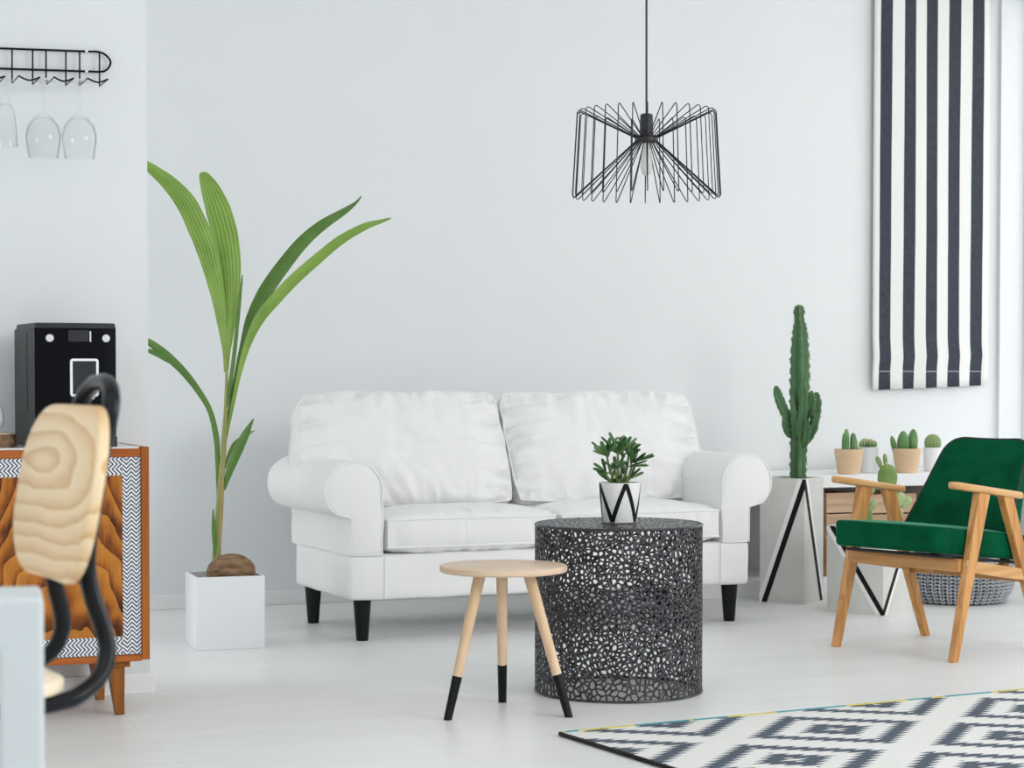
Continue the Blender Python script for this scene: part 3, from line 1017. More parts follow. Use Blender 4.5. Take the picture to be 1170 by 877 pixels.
def crate(label, px0, px1, zt, yoff=.03, depth=.22):
    l0 = along(be, px0) - sl; l1 = along(be, px1) - sl
    o = thing('wooden_crate', label, 'crate', be + A * (sl + l0) + B * yoff + Vector((0, 0, .0725)), ROOM, 'wooden crates in the low shelf')
    W_ = l1 - l0; hh = zt - .0725
    n = max(2, int(hh / .085)); g = .006; bh = (hh - g * (n - 1)) / n
    for nm, y0, y1 in (('front_panel', 0, .012), ('rear_panel', depth - .012, depth)):
        mb = MB()
        for k in range(n): mb.box(.0, W_, y0, y1, k * (bh + g), k * (bh + g) + bh)
        mb.build(nm, M['crate'], o, bevel=.0015)
    for x0 in (0, W_ - .012):
        MB().box(x0, x0 + .012, .0125, depth - .0125, .0, hh).build('side_panel', M['crate'], o, bevel=.0015)
    MB().box(.0125, W_ - .0125, .0125, depth - .0125, .0, .01).build('bottom', M['crate'], o)
crate('pale wooden crate in the low shelf, seen through the armchair frame nearest the tall cactus', 949, 984, .43)
crate('pale wooden crate in the low shelf, behind the prickly pear', 996, 1052, .42)

# ---------------------------------------------------------------- cacti helpers
def ribbed(mb, path, rads, ribs=5, depth=.35, seg=40, sub=5, wav=0.0, phase=0.0, edge=None):
    pts = [Vector(p) for p in path]
    pts, rs = spline(pts, list(rads), sub)
    n = len(pts); up = None; rg = []
    for i, p in enumerate(pts):
        t = (pts[min(i + 1, n - 1)] - pts[max(i - 1, 0)]).normalized()
        if up is None: up = Vector((0, 1, 0)) if abs(t.y) < .8 else Vector((1, 0, 0))
        up = (up - t * up.dot(t)).normalized(); sd = t.cross(up)
        row = []
        for k in range(seg):
            a = 2 * PI * k / seg + phase
            c = (math.cos(ribs * a) + 1) / 2
            r = rs[i] * (1 - depth * (1 - c ** .8)) * (1 + wav * c * math.sin(i * 2.1 + k // (seg // ribs) * 1.7))
            row.append(p + (up * math.cos(a) + sd * math.sin(a)) * r)
        rg.append(row)
        if edge is not None and i % 2 == 0 and 0 < i < n - 1:
            for q in range(ribs):
                a = 2 * PI * q / ribs
                e = p + (up * math.cos(a) + sd * math.sin(a)) * rs[i] * (1 + wav * math.sin(i * 2.1))
                edge.ball(Matrix.Translation(e) @ Matrix.Diagonal((.0024, .0024, .0038, 1)), 6, 4)
    return mb.rings(rg)

def square_planter(label, name, corner, ang, w, hgt, apex_top, cat='planter'):
    """four-sided concrete planter; local x runs along the right face, local y along the left one"""
    t = thing(name, label, cat, corner, ang)
    o_ = rrect(0, w, 0, w, .003, 2); i_ = rrect(.016, w - .016, .016, w - .016, .003, 2)
    mb = MB().rings([[(x, y, 0) for x, y in o_], [(x, y, hgt) for x, y in o_], [(x, y, hgt) for x, y in i_], [(x, y, hgt - .06) for x, y in i_]])
    mb.build('body', M['concrete'], t, angle=30)
    MB().rings([[(x, y, hgt - .065) for x, y in i_], [(x, y, hgt - .03) for x, y in i_]]).build('soil', M['soil'], t)
    faces = ((lambda a_, z: (a_, 0, z), (0, -1, 0)), (lambda a_, z: (0, a_, z), (-1, 0, 0)), (lambda a_, z: (w - a_, w, z), (0, 1, 0)), (lambda a_, z: (w, w - a_, z), (1, 0, 0)))
    for mtl, o0, o1, nm in ((M['tape'], 0, .024, 'black_stripe'), (M['white_tape'], .024, .044, 'white_stripe')):
        mb = MB()
        za, zb = (hgt - .002, .002) if apex_top else (.002, hgt - .002)
        # a band from the apex corner of each face to its far corner, the white band outside the black one
        band = [(-.014 + o0, za), (-.014 + o1, za), (w - .034 + o1, zb), (w - .034 + o0, zb)]
        band = clip(clip(band, (-1, 0), -.0004), (1, 0), w - .0004)
        for P_, nr in faces:
            n = Vector(nr) * .0015
            vs = [Vector(P_(a_, z)) for a_, z in band]
            mb.hexa([v - n * .3 for v in vs], [v + n for v in vs])
        mb.build(nm, mtl, t)
    return t

C1 = gp(919, 690.5)
al = rad(31)
P1H = dp(919, 547, C1.y).z
# right face direction (sin, cos), left face direction (-cos, sin)
pl1 = square_planter('tall pale concrete planter with black lines meeting at the top, beside the sofa', 'tall_planter', C1, PI / 2 - al, .20, P1H, True)
# ---- tall cactus
cc = C1 + Vector((math.sin(al) - math.cos(al), math.cos(al) + math.sin(al), 0)) * .10
tc = thing('tall_cactus', 'tall dark green ribbed cactus with side arms growing in the tall planter', 'cactus', (cc.x, cc.y, P1H - .03))
CYY = cc.y
def cl_(px, py, d=0.0):
    p = dp(px, py, CYY + d); return (p.x - cc.x, p.y - cc.y, max(.0, p.z - P1H + .03))
px2m = CYY / F
edge = MB(); mb = MB()
ys_ = [553, 546, 530, 510, 490, 470, 450, 430, 410, 390, 375, 368, 363, 356, 351, 348.5]
xs_ = [912, 912, 912, 912.5, 913, 913.5, 913.5, 914, 914, 914, 914, 913.5, 913, 913, 913, 913]
ws_ = [17, 17, 17.5, 18, 19, 20, 21, 21, 20.5, 18, 15, 11, 9.5, 12, 9, 3]
ribbed(mb, [cl_(x, y) for x, y in zip(xs_, ys_)], [w * px2m / 2 * 1.08 for w in ws_], 4, .5, 40, 5, .10, .35, edge)
def spiny(m_, e_, mt_):
    n0 = len(m_.f); m_.add(e_.v, e_.f); return m_.paint(n0, M[mt_])
spiny(mb, edge, 'cactus_spine').build('trunk', M['cactus'], tc, angle=60)
def carm(pts, ws, d0=0.0, d1=0.0, ribs=3):
    n = len(pts); m_ = MB(); edge = MB()
    ribbed(m_, [cl_(x, y, d0 + (d1 - d0) * i / (n - 1)) for i, (x, y) in enumerate(pts)], [w * px2m / 2 * 1.1 for w in ws], ribs, .45, 30, 5, .08, .6, edge)
    spiny(m_, edge, 'cactus_spine').build('side_arm', M['cactus'], tc, angle=60)
carm([(908, 492), (901, 482), (896, 470), (891, 458), (887.5, 447), (886.5, 441)], [6, 9, 11, 11, 9, 3], 0, -.02)
carm([(907, 500), (900, 494), (896.5, 484), (895.5, 474)], [5, 8, 8, 3], 0, -.03)
carm([(919, 500), (927, 490), (931, 475), (932.5, 460), (933, 448)], [6, 9, 12, 12, 4], 0, .02)
carm([(920, 478), (925, 468), (927, 455), (927, 447)], [5, 9, 9, 4], 0, -.04)
carm([(912, 498), (915, 484), (917.5, 465), (918, 447), (917, 434)], [6, 10, 11, 10, 4], -.02, -.05)
carm([(917, 508), (924, 500), (930, 487), (934, 473)], [5, 9, 10, 4], -.015, -.04)
carm([(908, 500), (907, 487), (906.5, 470), (904.5, 450)], [5, 8, 8, 3], -.015, -.035)
carm([(915, 512), (920, 505), (922, 492), (922.5, 480)], [5, 8, 9, 4], -.02, -.05)

# ---- low planter and prickly pear
C2 = gp(1009, 703.5)
al2 = rad(37.5)
P2H = dp(1009, 603, C2.y).z
square_planter('lower pale concrete planter with black lines meeting at the floor, behind the green armchair', 'low_planter', C2, PI / 2 - al2, .2476, P2H, False)
pc2 = C2 + Vector((math.sin(al2) - math.cos(al2), math.cos(al2) + math.sin(al2), 0)) * .124
pear = thing('prickly_pear', 'pale prickly pear cactus with flat pads growing in the low planter', 'cactus', (pc2.x, pc2.y, P2H - .03))
def pr(px, py, d=0.0):
    p = dp(px, py, pc2.y + d); return Vector((p.x - pc2.x, p.y - pc2.y, p.z - P2H + .03))
qm = pc2.y / F
def pad(px, py, hw, hh, ang=0, d=0.0, m='pear', th=.28, taper=.25):
    c = pr(px, py, d)
    mt = Matrix.Translation(c) @ Matrix.Rotation(rad(ang), 4, 'Y') @ Matrix.Rotation(rad(random.uniform(-18, 18)), 4, 'Z') @ Matrix.Diagonal((hw * qm, hw * qm * th, hh * qm, 1))
    def f(p, t_, ph): return Vector((p.x * (1 + taper * p.z), p.y * (1 + taper * p.z), p.z))
    mbp = MB().ball(mt, 20, 14, f)
    sp = MB()
    for k in range(10):
        a_, b__ = random.uniform(-.8, .8), random.uniform(-.8, .8)
        if a_ * a_ + b__ * b__ > .75: continue
        zz = math.sqrt(max(0, 1 - a_ * a_ - b__ * b__))
        sp.ball(Matrix.Translation(mt @ f(Vector((a_, -zz, b__)), 0, 0)) @ Matrix.Diagonal((.0016, .0016, .0016, 1)), 6, 4)
    spiny(mbp, sp, 'spine').build('pad', M[m], pear)
pad(1021, 592, 7, 17, -2)
pad(1014, 549, 11, 19, 0, -.01)
pad(1021, 571, 9, 16, 4, .0)
pad(1005, 529, 2.8, 8.5, -24, -.012, 'pear', .8)
pad(1011.5, 526, 2.6, 8, -4, -.012, 'pear', .8)
pad(1028, 571, 5.5, 9, 18, -.02, 'pear_pale', .6)
pad(1035, 574, 5, 8, 38, -.015, 'pear_pale', .6)
pad(1026, 588, 5.5, 9, 12, -.03, 'pear_pale', .5)
pad(990, 563, 4.5, 8, -6, .0, 'pear', .6)
pad(995.5, 560, 4, 6, 14, .02, 'pear_pale', .6)
pad(987, 577, 4.5, 8, -10, -.01, 'pear_pale', .6)
pad(997, 577, 4, 7, 20, .01, 'pear_pale', .6)
pad(992, 592, 5, 10, 0, .0, 'pear', .5)
pad(993, 601, 5, 9, 4, .0, 'pear', .5)

# ---- four small pots on the bench
def bench_pt(px, off):
    o = be + B * off
    p = o + A * along(o, px); p.z = bst; return p
def small_pot(px, off, rt, rb, hh, m, label, name='potted_cactus'):
    p = bench_pt(px, off)
    t = thing(name, label, 'cactus', p, 0, 'small cactus pots on the low shelf')
    MB().lathe([(rb * .94, 0), (rb, .003), (rb + (rt - rb) * .55, hh * .5), (rt, hh - .002), (rt - .001, hh), (rt - .006, hh), (rt - .008, hh - .014)], 40).build('pot', M[m], t, angle=30)
    MB().lathe([(rt - .0075, hh - .016), (rt - .0075, hh - .012), (.008, hh - .009)], 28).build('soil', M['soil'], t)
    return t, p.y / F
t, k = small_pot(970, .07, .0635, .048, .108, 'pot_tan', 'tan pot of upright ribbed cactus stems, nearest the tall planter')
def col_cactus(t, k, dx, dy, w, h0, hh, m, ribs=7):
    mbx = MB(); r = w * k / 2; b0 = Vector((dx * k, dy, hh - .015)); H_ = h0 * k + .015
    ribbed(mbx, [b0, b0 + Vector((0, 0, H_ * .35)), b0 + Vector((0, 0, H_ * .7)), b0 + Vector((0, 0, H_ * .92)), b0 + Vector((0, 0, H_))], [r * .9, r, r * .95, r * .62, r * .1], ribs, .22, 42, 5, 0, 0)
    mbx.build('stem', M[m], t, angle=70)
col_cactus(t, k, -4.5, -.01, 8.5, 19, .108, 'cactus_mid'); col_cactus(t, k, -2, .02, 7, 23, .108, 'cactus_pale'); col_cactus(t, k, 5, 0, 8, 18.5, .108, 'cactus_mid'); col_cactus(t, k, 9, .03, 5, 12, .108, 'cactus_mid')
t, k = small_pot(992, .17, .046, .038, .112, 'pot_grey', 'light grey pot with a low spiny cactus clump, half behind a tan pot')
def globe(t, k, dx, dy, dz, r, m, ribs=12, sq=1.0):
    mbx = MB()
    def f(p, th, ph):
        return p * (1 - .10 * (1 - (math.cos(ribs * ph) + 1) / 2) * math.sin(th))
    mt = Matrix.Translation((dx * k, dy, dz)) @ Matrix.Diagonal((r, r, r * sq, 1))
    mbx.ball(mt, ribs * 4, 16, f)
    sp = MB()
    for i in range(ribs):
        for j in range(2, 7):
            th = PI * j / 13
            p = mt @ (Vector((math.sin(th) * math.cos(2 * PI * i / ribs), math.sin(th) * math.sin(2 * PI * i / ribs), math.cos(th))) * 1.01)
            sp.ball(Matrix.Translation(p) @ Matrix.Diagonal((.0022, .0022, .0022, 1)), 6, 4)
    spiny(mbx, sp, 'spine').build('body', M[m], t, angle=70)
for dx, dy, dz, r in ((-6, -.01, .122, .019), (0, -.018, .126, .018), (5.5, -.008, .122, .018), (-3, .018, .13, .018), (3, .018, .128, .018)):
    globe(t, k, dx, dy, dz, r, 'cactus_mid', 9)
t, k = small_pot(1036.5, .07, .064, .047, .107, 'pot_tan', 'tan pot with three plump green cactus bodies, beside the armchair back')
def egg(t, k, dx, dy, w, hgt, hh, m, lean=0):
    mbx = MB()
    mt = Matrix.Translation((dx * k, dy, hh - .02)) @ Matrix.Rotation(rad(lean), 4, 'Y') @ Matrix.Diagonal((w * k / 2, w * k / 2, (hgt * k + .02) / 2, 1)) @ Matrix.Translation((0, 0, 1))
    def f(p, th, ph): return Vector((p.x * (1 - .13 * p.z), p.y * (1 - .13 * p.z), p.z)) * (1 + .025 * math.sin(9 * ph) * math.sin(th))
    mbx.ball(mt, 36, 16, f); o = mbx.build('stem', M[m], t)
egg(t, k, -13, -.005, 6.5, 15, .107, 'cactus_mid', -14); egg(t, k, -5, -.015, 13.5, 20, .107, 'cactus_mid'); egg(t, k, 6.5, .01, 12, 22, .107, 'cactus_mid', 3)
t, k = small_pot(1066, .16, .045, .038, .106, 'white_gloss', 'white pot with a round pale barrel cactus, partly behind the armchair back')
globe(t, k, 0, 0, .125, .038, 'cactus_pale', 16, 1.05)

# ---------------------------------------------------------------- knitted pouf
pfp = gp(1096, 692); pfp.y += .20; pfp.x = (1094 - CX) / F * pfp.y
pouf = thing('knitted_pouf', 'grey chunky-knit round pouf on the floor behind the armchair', 'pouf', pfp)
PRd, PHf = .232, .20
def poufr(z):
    t = z / PHf
    return PRd * (.62 + .38 * math.sin(PI * min(1, max(0, .12 + t * .80))) ** .75)
mb = MB(); cols = 46
for c in range(cols):
    a0 = 2 * PI * c / cols
    for s in (-1, 1):
        for j in range(13):
            z0 = .006 + (PHf - .012) * j / 13; z1 = z0 + (PHf - .012) / 13
            r0, r1 = poufr(z0), poufr(z1)
            wa = PI / cols * .92
            mb.tube([((r0 - .004) * math.cos(a0 + s * wa), (r0 - .004) * math.sin(a0 + s * wa), z0 + .006), ((r0 + r1) / 2 * math.cos(a0 + s * wa * .5) * 1.012, (r0 + r1) / 2 * math.sin(a0 + s * wa * .5) * 1.012, (z0 + z1) / 2 + .0), ((r1 - .002) * math.cos(a0 + s * .012), (r1 - .002) * math.sin(a0 + s * .012), z0)], [.0035, .0062, .0035], 5)
M['yarn_grey'] = noisy('pouf_yarn', (.36, .375, .41), (.55, .565, .60), 30, .9)
M['yarn_core'] = mat('pouf_core', (.075, .08, .095), .95)
mb.build('knit', M['yarn_grey'], pouf)
prof = [(poufr(0) * .9, 0)] + [(poufr(PHf * k / 14) - .003, max(.001, PHf * k / 14)) for k in range(15)] + [(.10, PHf + .012), (.01, PHf + .012)]
MB().lathe(prof, 60).build('cushion', M['yarn_core'], pouf)

# ---------------------------------------------------------------- green armchair
fl, fr, bl = gp(952.5, 738), gp(1091, 757), gp(1053.5, 725)
e1 = (fr - fl).normalized(); e2 = (bl - fl).normalized()
ang = (math.atan2(e1.y, e1.x) + math.atan2(e2.y, e2.x) - PI / 2) / 2
hw = (fr - fl).length / 2
ch = thing('green_armchair', 'green velvet armchair with an open oak frame and slanted legs', 'armchair', (fl + fr) / 2, ang)
CD = (bl - fl).length
AZ0, AZ1 = .580, .534
HW = hw - .012
def leg_hexa(x, y0, wy0, y1, wy1, z1, th, tht, ycut=None):
    mb = MB()
    b = [(x - th / 2, y0 - wy0 / 2, 0), (x + th / 2, y0 - wy0 / 2, 0), (x + th / 2, y0 + wy0 / 2, 0), (x - th / 2, y0 + wy0 / 2, 0)]
    t_ = [(x - tht / 2, y1 - wy1 / 2, z1), (x + tht / 2, y1 - wy1 / 2, z1), (x + tht / 2, y1 + wy1 / 2, z1 - .006), (x - tht / 2, y1 + wy1 / 2, z1 - .006)]
    return mb.hexa(b, t_)
for s in (-1, 1):
    x = s * HW
    leg_hexa(x, .002, .026, .150, .058, AZ0 - .012, .026, .030).build('leg', M['oak'], ch, bevel=.003)
    leg_hexa(x, CD, .026, .272, .056, AZ1 + .002, .026, .030).build('leg', M['oak'], ch, bevel=.003)
    # armrest: slim plank, rounded ends, sloping to the back
    poly = rrect(-.024, .024, 0, .362, [.022, .018, .018, .022], 5)
    mb = MB()
    def afn(u, v, h_, x=x): return Vector((x + u, -.012 + v, AZ0 - .012 - v * .135 + h_ + .004 * math.sin(v * 8)))
    pillow_loft(mb, poly, .024, .008, afn, 3)
    mb.build('armrest', M['oak_y'], ch, angle=50)
    # side rail
    M_ = Matrix.Identity(4)
    mb = MB().hexa([(x - .011, .06, .292), (x + .011, .06, .292), (x + .011, .425, .238), (x - .011, .425, .238)],
                   [(x - .011, .06, .332), (x + .011, .06, .332), (x + .011, .425, .276), (x - .011, .425, .276)])
    mb.build('side_rail', M['oak_y'], ch, bevel=.002)
MB().box(-HW + .014, HW - .014, .045, .069, .292, .334).build('front_rail', M['oak_x'], ch, bevel=.002)
MB().box(-HW + .012, HW - .012, .39, .412, .236, .274).build('rear_rail', M['oak_x'], ch, bevel=.002)
# seat board and cushion
SH = HW - .022
def sfn(u, v, h_): return Vector((u, v, .352 - .105 * v + h_))
pillow_loft(MB(), rrect(-SH + .012, SH - .012, .0, .43, .02, 3), .010, .003, lambda u, v, h_: sfn(u, v, h_ - .014), 2).build('seat_board', M['dark_board'], ch)
def sfn2(u, v, h_):
    k = h_ / .088
    q = wob((u, v, h_), .002, 9)
    return sfn(q.x, q.y, q.z)
mb = MB()
pillow_loft(mb, rrect(-SH, SH, -.052, .44, .045, 8), .088, .014, sfn2, 4, dome=.012)
seatc = mb.build('seat_cushion', M['velvet'], ch, angle=60)
MB().tube([sfn(u, v, .082) for u, v in inset(rrect(-SH, SH, -.052, .44, .045, 8), .003)], .003, 6, closed=True).build('piping', M['velvet'], seatc)
# backrest
bo_ = Vector((0, .352, .385)); upv = Vector((0, .165, .315)).normalized(); nrm = Vector((0, -upv.z, upv.y))
BH = .372
def bpoly():
    pts = []
    wb, wt = .236, .168
    raw = [(-wb, 0), (wb, 0), (wt, BH), (-wt, BH)]
    rr = [.02, .02, .055, .055]
    out = []
    for i in range(4):
        p0, p1, p2 = Vector(raw[i - 1]), Vector(raw[i]), Vector(raw[(i + 1) % 4])
        d1, d2 = (p0 - p1).normalized(), (p2 - p1).normalized()
        r = rr[i]
        for k in range(9):
            t_ = k / 8; a_ = p1 + d1 * r * 1.2; c_ = p1 + d2 * r * 1.2
            out.append(tuple((1 - t_) ** 2 * a_ + 2 * t_ * (1 - t_) * p1 + t_ ** 2 * c_))
        # subdivide the following edge
        nx_ = Vector(raw[(i + 1) % 4]); st_ = p1 + d2 * r * 1.2; en = nx_ - d2 * rr[(i + 1) % 4] * 1.2
        for k in range(1, 7):
            q = st_ + (en - st_) * k / 7
            # slightly hollow sides
            if i in (1, 3): q.x *= 1 - .03 * math.sin(PI * k / 7)
            out.append(tuple(q))
    return out
def bfn(u, v, h_):
    curve = .028 * (u / .236) ** 2
    return bo_ + Vector((u, 0, 0)) + upv * v + nrm * (h_ - .055 + curve) + nrm * .010 * math.sin(PI * v / BH)
bp = bpoly()
mb = MB()
pillow_loft(mb, bp, .055, .012, bfn, 4, dome=.010)
bko = mb.build('backrest', M['velvet'], ch, angle=60)
MB().tube([bfn(u, v, .048) for u, v in inset(bp, -.001)], .0042, 8, closed=True).build('piping', M['piping_dark'], bko)
for s in (-1, 1):
    MB().hexa([(s * .15 - .012, .372, .25), (s * .15 + .012, .372, .25), (s * .15 + .012, .402, .24), (s * .15 - .012, .402, .24)],
              [tuple(bfn(s * .15 - .012, .2, -.004)), tuple(bfn(s * .15 + .012, .2, -.004)), tuple(bfn(s * .15 + .012, .2, -.026)), tuple(bfn(s * .15 - .012, .2, -.026))]).build('back_support', M['oak'], ch, bevel=.002)

# ---------------------------------------------------------------- rug
rc = gp(640, 840.5)
re_ = gp(1170, 788)
RA = math.atan2(re_.y - rc.y, re_.x - rc.x)
RA = RA * .75 + rad(24.3) * .25
def rug_local(p):
    d = p - rc
    return d.x * math.cos(RA) + d.y * math.sin(RA), -d.x * math.sin(RA) + d.y * math.cos(RA)
ax_, ay_ = rug_local(gp(955, 836.5))
def rug_mat():
    m, nt, b = new_mat('rug_weave')
    x, y, z = xyz(nt)
    X_, Y_ = x - ax_, y - ay_
    tri = Y_.pp(.0125) / .0125
    def lat(ox, oy):
        u = (X_ - ox) / .70; v = (Y_ - oy) / .60
        return (u - u.rnd()).abs() * 2 + (v - v.rnd()).abs() * 2
    d = lat(0, 0).min(lat(.35, .30)) + (tri - .5) * .11
    f = d.gt(.57) * d.lt(.775) + d.gt(.075) * d.lt(.31)
    fib = noise_fac(nt, coords(nt), 260, 2)
    dark = ramp(nt, fib, [(.35, (.035, .05, .075)), (.7, (.13, .165, .21))])
    light = ramp(nt, fib, [(.35, (.74, .735, .71)), (.7, (.85, .845, .825))])
    nt.links.new(mixc(nt, f, light, dark), b.inputs['Base Color'])
    b.inputs['Roughness'].default_value = .95
    bump(nt, b, fib, .35, .004)
    return m
M['rug'] = rug_mat()
RL, RWd = 2.3, 1.6
rug = MB().box(0, RL, -RWd, 0, 0, .008).build('patterned_rug', M['rug'], smooth=False)
place(rug, (rc.x, rc.y, .0005), RA)
tag(rug, 'flat-woven rug with navy and cream stepped diamonds on the pale floor', 'rug')
MB().tube([(.0, .0, .0055), (0, -.4, .0055), (0, -RWd, .0055)], .006, 8).build('binding', M['black_wood'], rug)['label'] = 'black bound edge'
def edge_mat():
    m, nt, b = new_mat('rug_edge_thread')
    x, y, z = xyz(nt)
    n = noise_fac(nt, coords(nt, scale=(1, .01, .01)), 9, 1)
    f = (n + (x * 13).sin() * .12).gt(.5)
    c = mixc(nt, f, (.06, .28, .34), (.58, .50, .10))
    sp = noise_fac(nt, coords(nt, scale=(1, .01, .01)), 70, 1).gt(.66)
    nt.links.new(mixc(nt, sp, c, (.02, .02, .03)), b.inputs['Base Color'])
    b.inputs['Roughness'].default_value = .9
    return m
M['rug_edge'] = edge_mat()
MB().tube([(.004, .001, .0065), (RL * .5, .001, .0065), (RL, .001, .0065)], .0048, 8).build('stitched_edge', M['rug_edge'], rug)['label'] = 'teal and yellow stitched edge'

# ---------------------------------------------------------------- wooden cabinet on the left
cb0 = gp(171.5, 817)
CK = cb0.y / F
cab = thing('wooden_cabinet', 'vintage orange-brown wood cabinet with chevron-bordered doors against the left wall', 'cabinet', cb0, ROOM)
CZ0, CZ1 = .156, .7455
CDp = (N1 - cb0).dot(B) - .02
CW = .93
side = .0215
for x in (-side, -CW):
    MB().box(x, x + side, -.004, CDp, CZ0, CZ1 - .003).build('side_panel', M['teak'], cab, bevel=.002)
MB().box(-CW + side, -side, 0, CDp, CZ1 - .030, CZ1 - .0075).build('rail', M['teak_x'], cab, bevel=.0015)
MB().box(-CW + side, -side, 0, CDp, CZ0 - .004, CZ0 + .0145).build('rail', M['teak_x'], cab, bevel=.0015)
MB().box(-CW + side, -side - .002, .012, CDp, CZ1 - .0075, CZ1 - .003).build('white_top', M['white_gloss'], cab)['label'] = 'white inlaid top'
MB().box(-CW + side, -side, .03, CDp, CZ0 + .0145, CZ1 - .03).build('carcass', M['teak_x'], cab)
DZ0, DZ1 = CZ0 + .016, CZ1 - .031
bw = .050
for k in range(2):
    x1 = -side - .001 - k * .4435; x0 = x1 - .442
    d = MB().box(x0, x1, .008, .028, DZ0, DZ1).build('door', M['teak_x'], cab)
    MB().box(x0 + bw, x1 - bw, .004, .0085, DZ0 + bw, DZ1 - bw).build('veneer_panel', M['veneer'], d)
    MB().box(x1 - bw, x1, .003, .0085, DZ0, DZ1).build('chevron_border', M['chev_v'], d)
    MB().box(x0, x0 + bw, .003, .0085, DZ0, DZ1).build('chevron_border', M['chev_v'], d)
    MB().box(x0 + bw, x1 - bw, .003, .0085, DZ1 - bw, DZ1).build('chevron_border', M['chev_h'], d)
    MB().box(x0 + bw, x1 - bw, .003, .0085, DZ0, DZ0 + bw).build('chevron_border', M['chev_h'], d)
for x1, sgn in ((-.063, 1), (-CW + .063, -1)):
    for yb in (.03, CDp - .075):
        xa = x1 - sgn * .045
        lo, hi_ = min(xa, x1), max(xa, x1)
        bl_ = MB().box(lo - .014, hi_ + .014, yb - .006, yb + .046, CZ0 - .022, CZ0 - .004)
        xb = x1 - sgn * .024
        l2, h2 = min(xb, x1), max(xb, x1)
        mb = MB().hexa([(l2, yb + .008, 0), (h2, yb + .008, 0), (h2, yb + .032, 0), (l2, yb + .032, 0)],
                       [(lo, yb, CZ0 - .022), (hi_, yb, CZ0 - .022), (hi_, yb + .04, CZ0 - .022), (lo, yb + .04, CZ0 - .022)])
        lg = mb.build('leg', M['teak_leg'], cab, bevel=.002)
        bl_.build('leg_block', M['teak_leg'], lg, bevel=.0015)
CABTOP = CZ1 - .0028

# ---- coffee machine
MA = rad(24)
mo = dp(40, 500, cb0.y - .095); mo.z = CABTOP
cm = thing('coffee_machine', 'black glossy coffee machine standing on the wooden cabinet', 'coffee machine', mo, MA)
MW, MD_, MH = .222, .29, dp(40, 371, mo.y).z - CABTOP
k_ = mo.y / F
def zpx(y): return .945 - (y - 426) * k_ - CABTOP
def front_y(x): return -.020 * (1 - ((x - MW / 2) / (MW / 2)) ** 2)
nf = 16
outl = [(MW * i / nf, front_y(MW * i / nf)) for i in range(nf + 1)]
# body behind the curved fascia
poly = [(0, .02), (MW, .02), (MW, MD_), (0, MD_)]
mb = MB().hexa([(0, .012, 0), (MW, .012, 0), (MW, MD_, 0), (0, MD_, 0)], [(0, .012, MH - .006), (MW, .012, MH - .006), (MW, MD_, MH - .006), (0, MD_, MH - .006)])
mb.build('body', M['dark_plastic'], cm, bevel=.004)
mb = MB(); sp = [(x, y) for x, y in outl] + [(MW, .0115), (0, .0115)]
mb.hexa([(x, y, 0.03) for x, y in sp], [(x, y, MH - .008) for x, y in sp])
mb.build('fascia', M['black_plastic'], cm, angle=30)
mb = MB(); sp2 = [(x, y - .002) for x, y in outl] + [(MW, MD_ - .03), (0.0, MD_ - .03)]
mb.hexa([(x, y, MH - .0078) for x, y in sp2], [(MW / 2 + (x - MW / 2) * .97, y + .004, MH + .006) for x, y in sp2])
mb.build('lid', M['dark_plastic'], cm, angle=30)
mb = MB().hexa([(x, y - .01, 0) for x, y in outl] + [(MW, .012, 0), (0, .012, 0)], [(x, y - .01, .029) for x, y in outl] + [(MW, .012, .029), (0, .012, .029)])
mb.build('drip_tray', M['dark_plastic'], cm, angle=30)
def mx(px): return (px - 40) * k_ * 1.055
for px in (55.5, 117):
    x = mx(px); z = zpx(386); y = front_y(x)
    mbb = MB().tube([(x, y + .004, z), (x, y - .005, z)], .0105, 24)
    mbb.build('button', M['rattle'], cm, bevel=.001)
x0, x1 = mx(75), mx(97)
MB().box(x0, x1, front_y(.11) - .0012, front_y(.11) + .01, zpx(390), zpx(377)).build('display', M['screen'], cm)
MB().box(mx(98.2), mx(99.8), front_y(.11) - .0018, front_y(.11) + .01, zpx(390), zpx(378)).build('display_light', M['rattle'], cm)
# chrome-rimmed spout panel
xc0, xc1, zc0, zc1 = mx(76.5), mx(107.5), zpx(453), zpx(409.5)
yy = front_y((xc0 + xc1) / 2)
ro = rrect(xc0, xc1, zc0, zc1, .008, 5); ri = inset(ro, .0065)
mb = MB().rings([[(x, yy + .004, z) for x, z in ro], [(x, yy - .006, z) for x, z in ro], [(x, yy - .006, z) for x, z in ri], [(x, yy + .004, z) for x, z in ri]], True, False)
mb.build('spout_rim', M['white_gloss'], cm, angle=30)
MB().hexa([(x, yy - .0025, z) for x, z in ri], [(x, yy - .0015 + .004, z) for x, z in ri]).build('spout_panel', M['chrome_dark'] if 'chrome_dark' in M else M['screen'], cm)
for px, w_ in ((84, 2.4), (92.5, 1.5), (100, 2.4)):
    MB().box(mx(px - w_), mx(px + w_), yy - .01, yy + .006, zpx(456), zpx(452.5)).build('nozzle', M['white_gloss'], cm, bevel=.0006)
MB().box(-.0015, .004, .10, MD_ - .01, .10, MH - .02).build('water_tank', M['dark_plastic'], cm, bevel=.001)

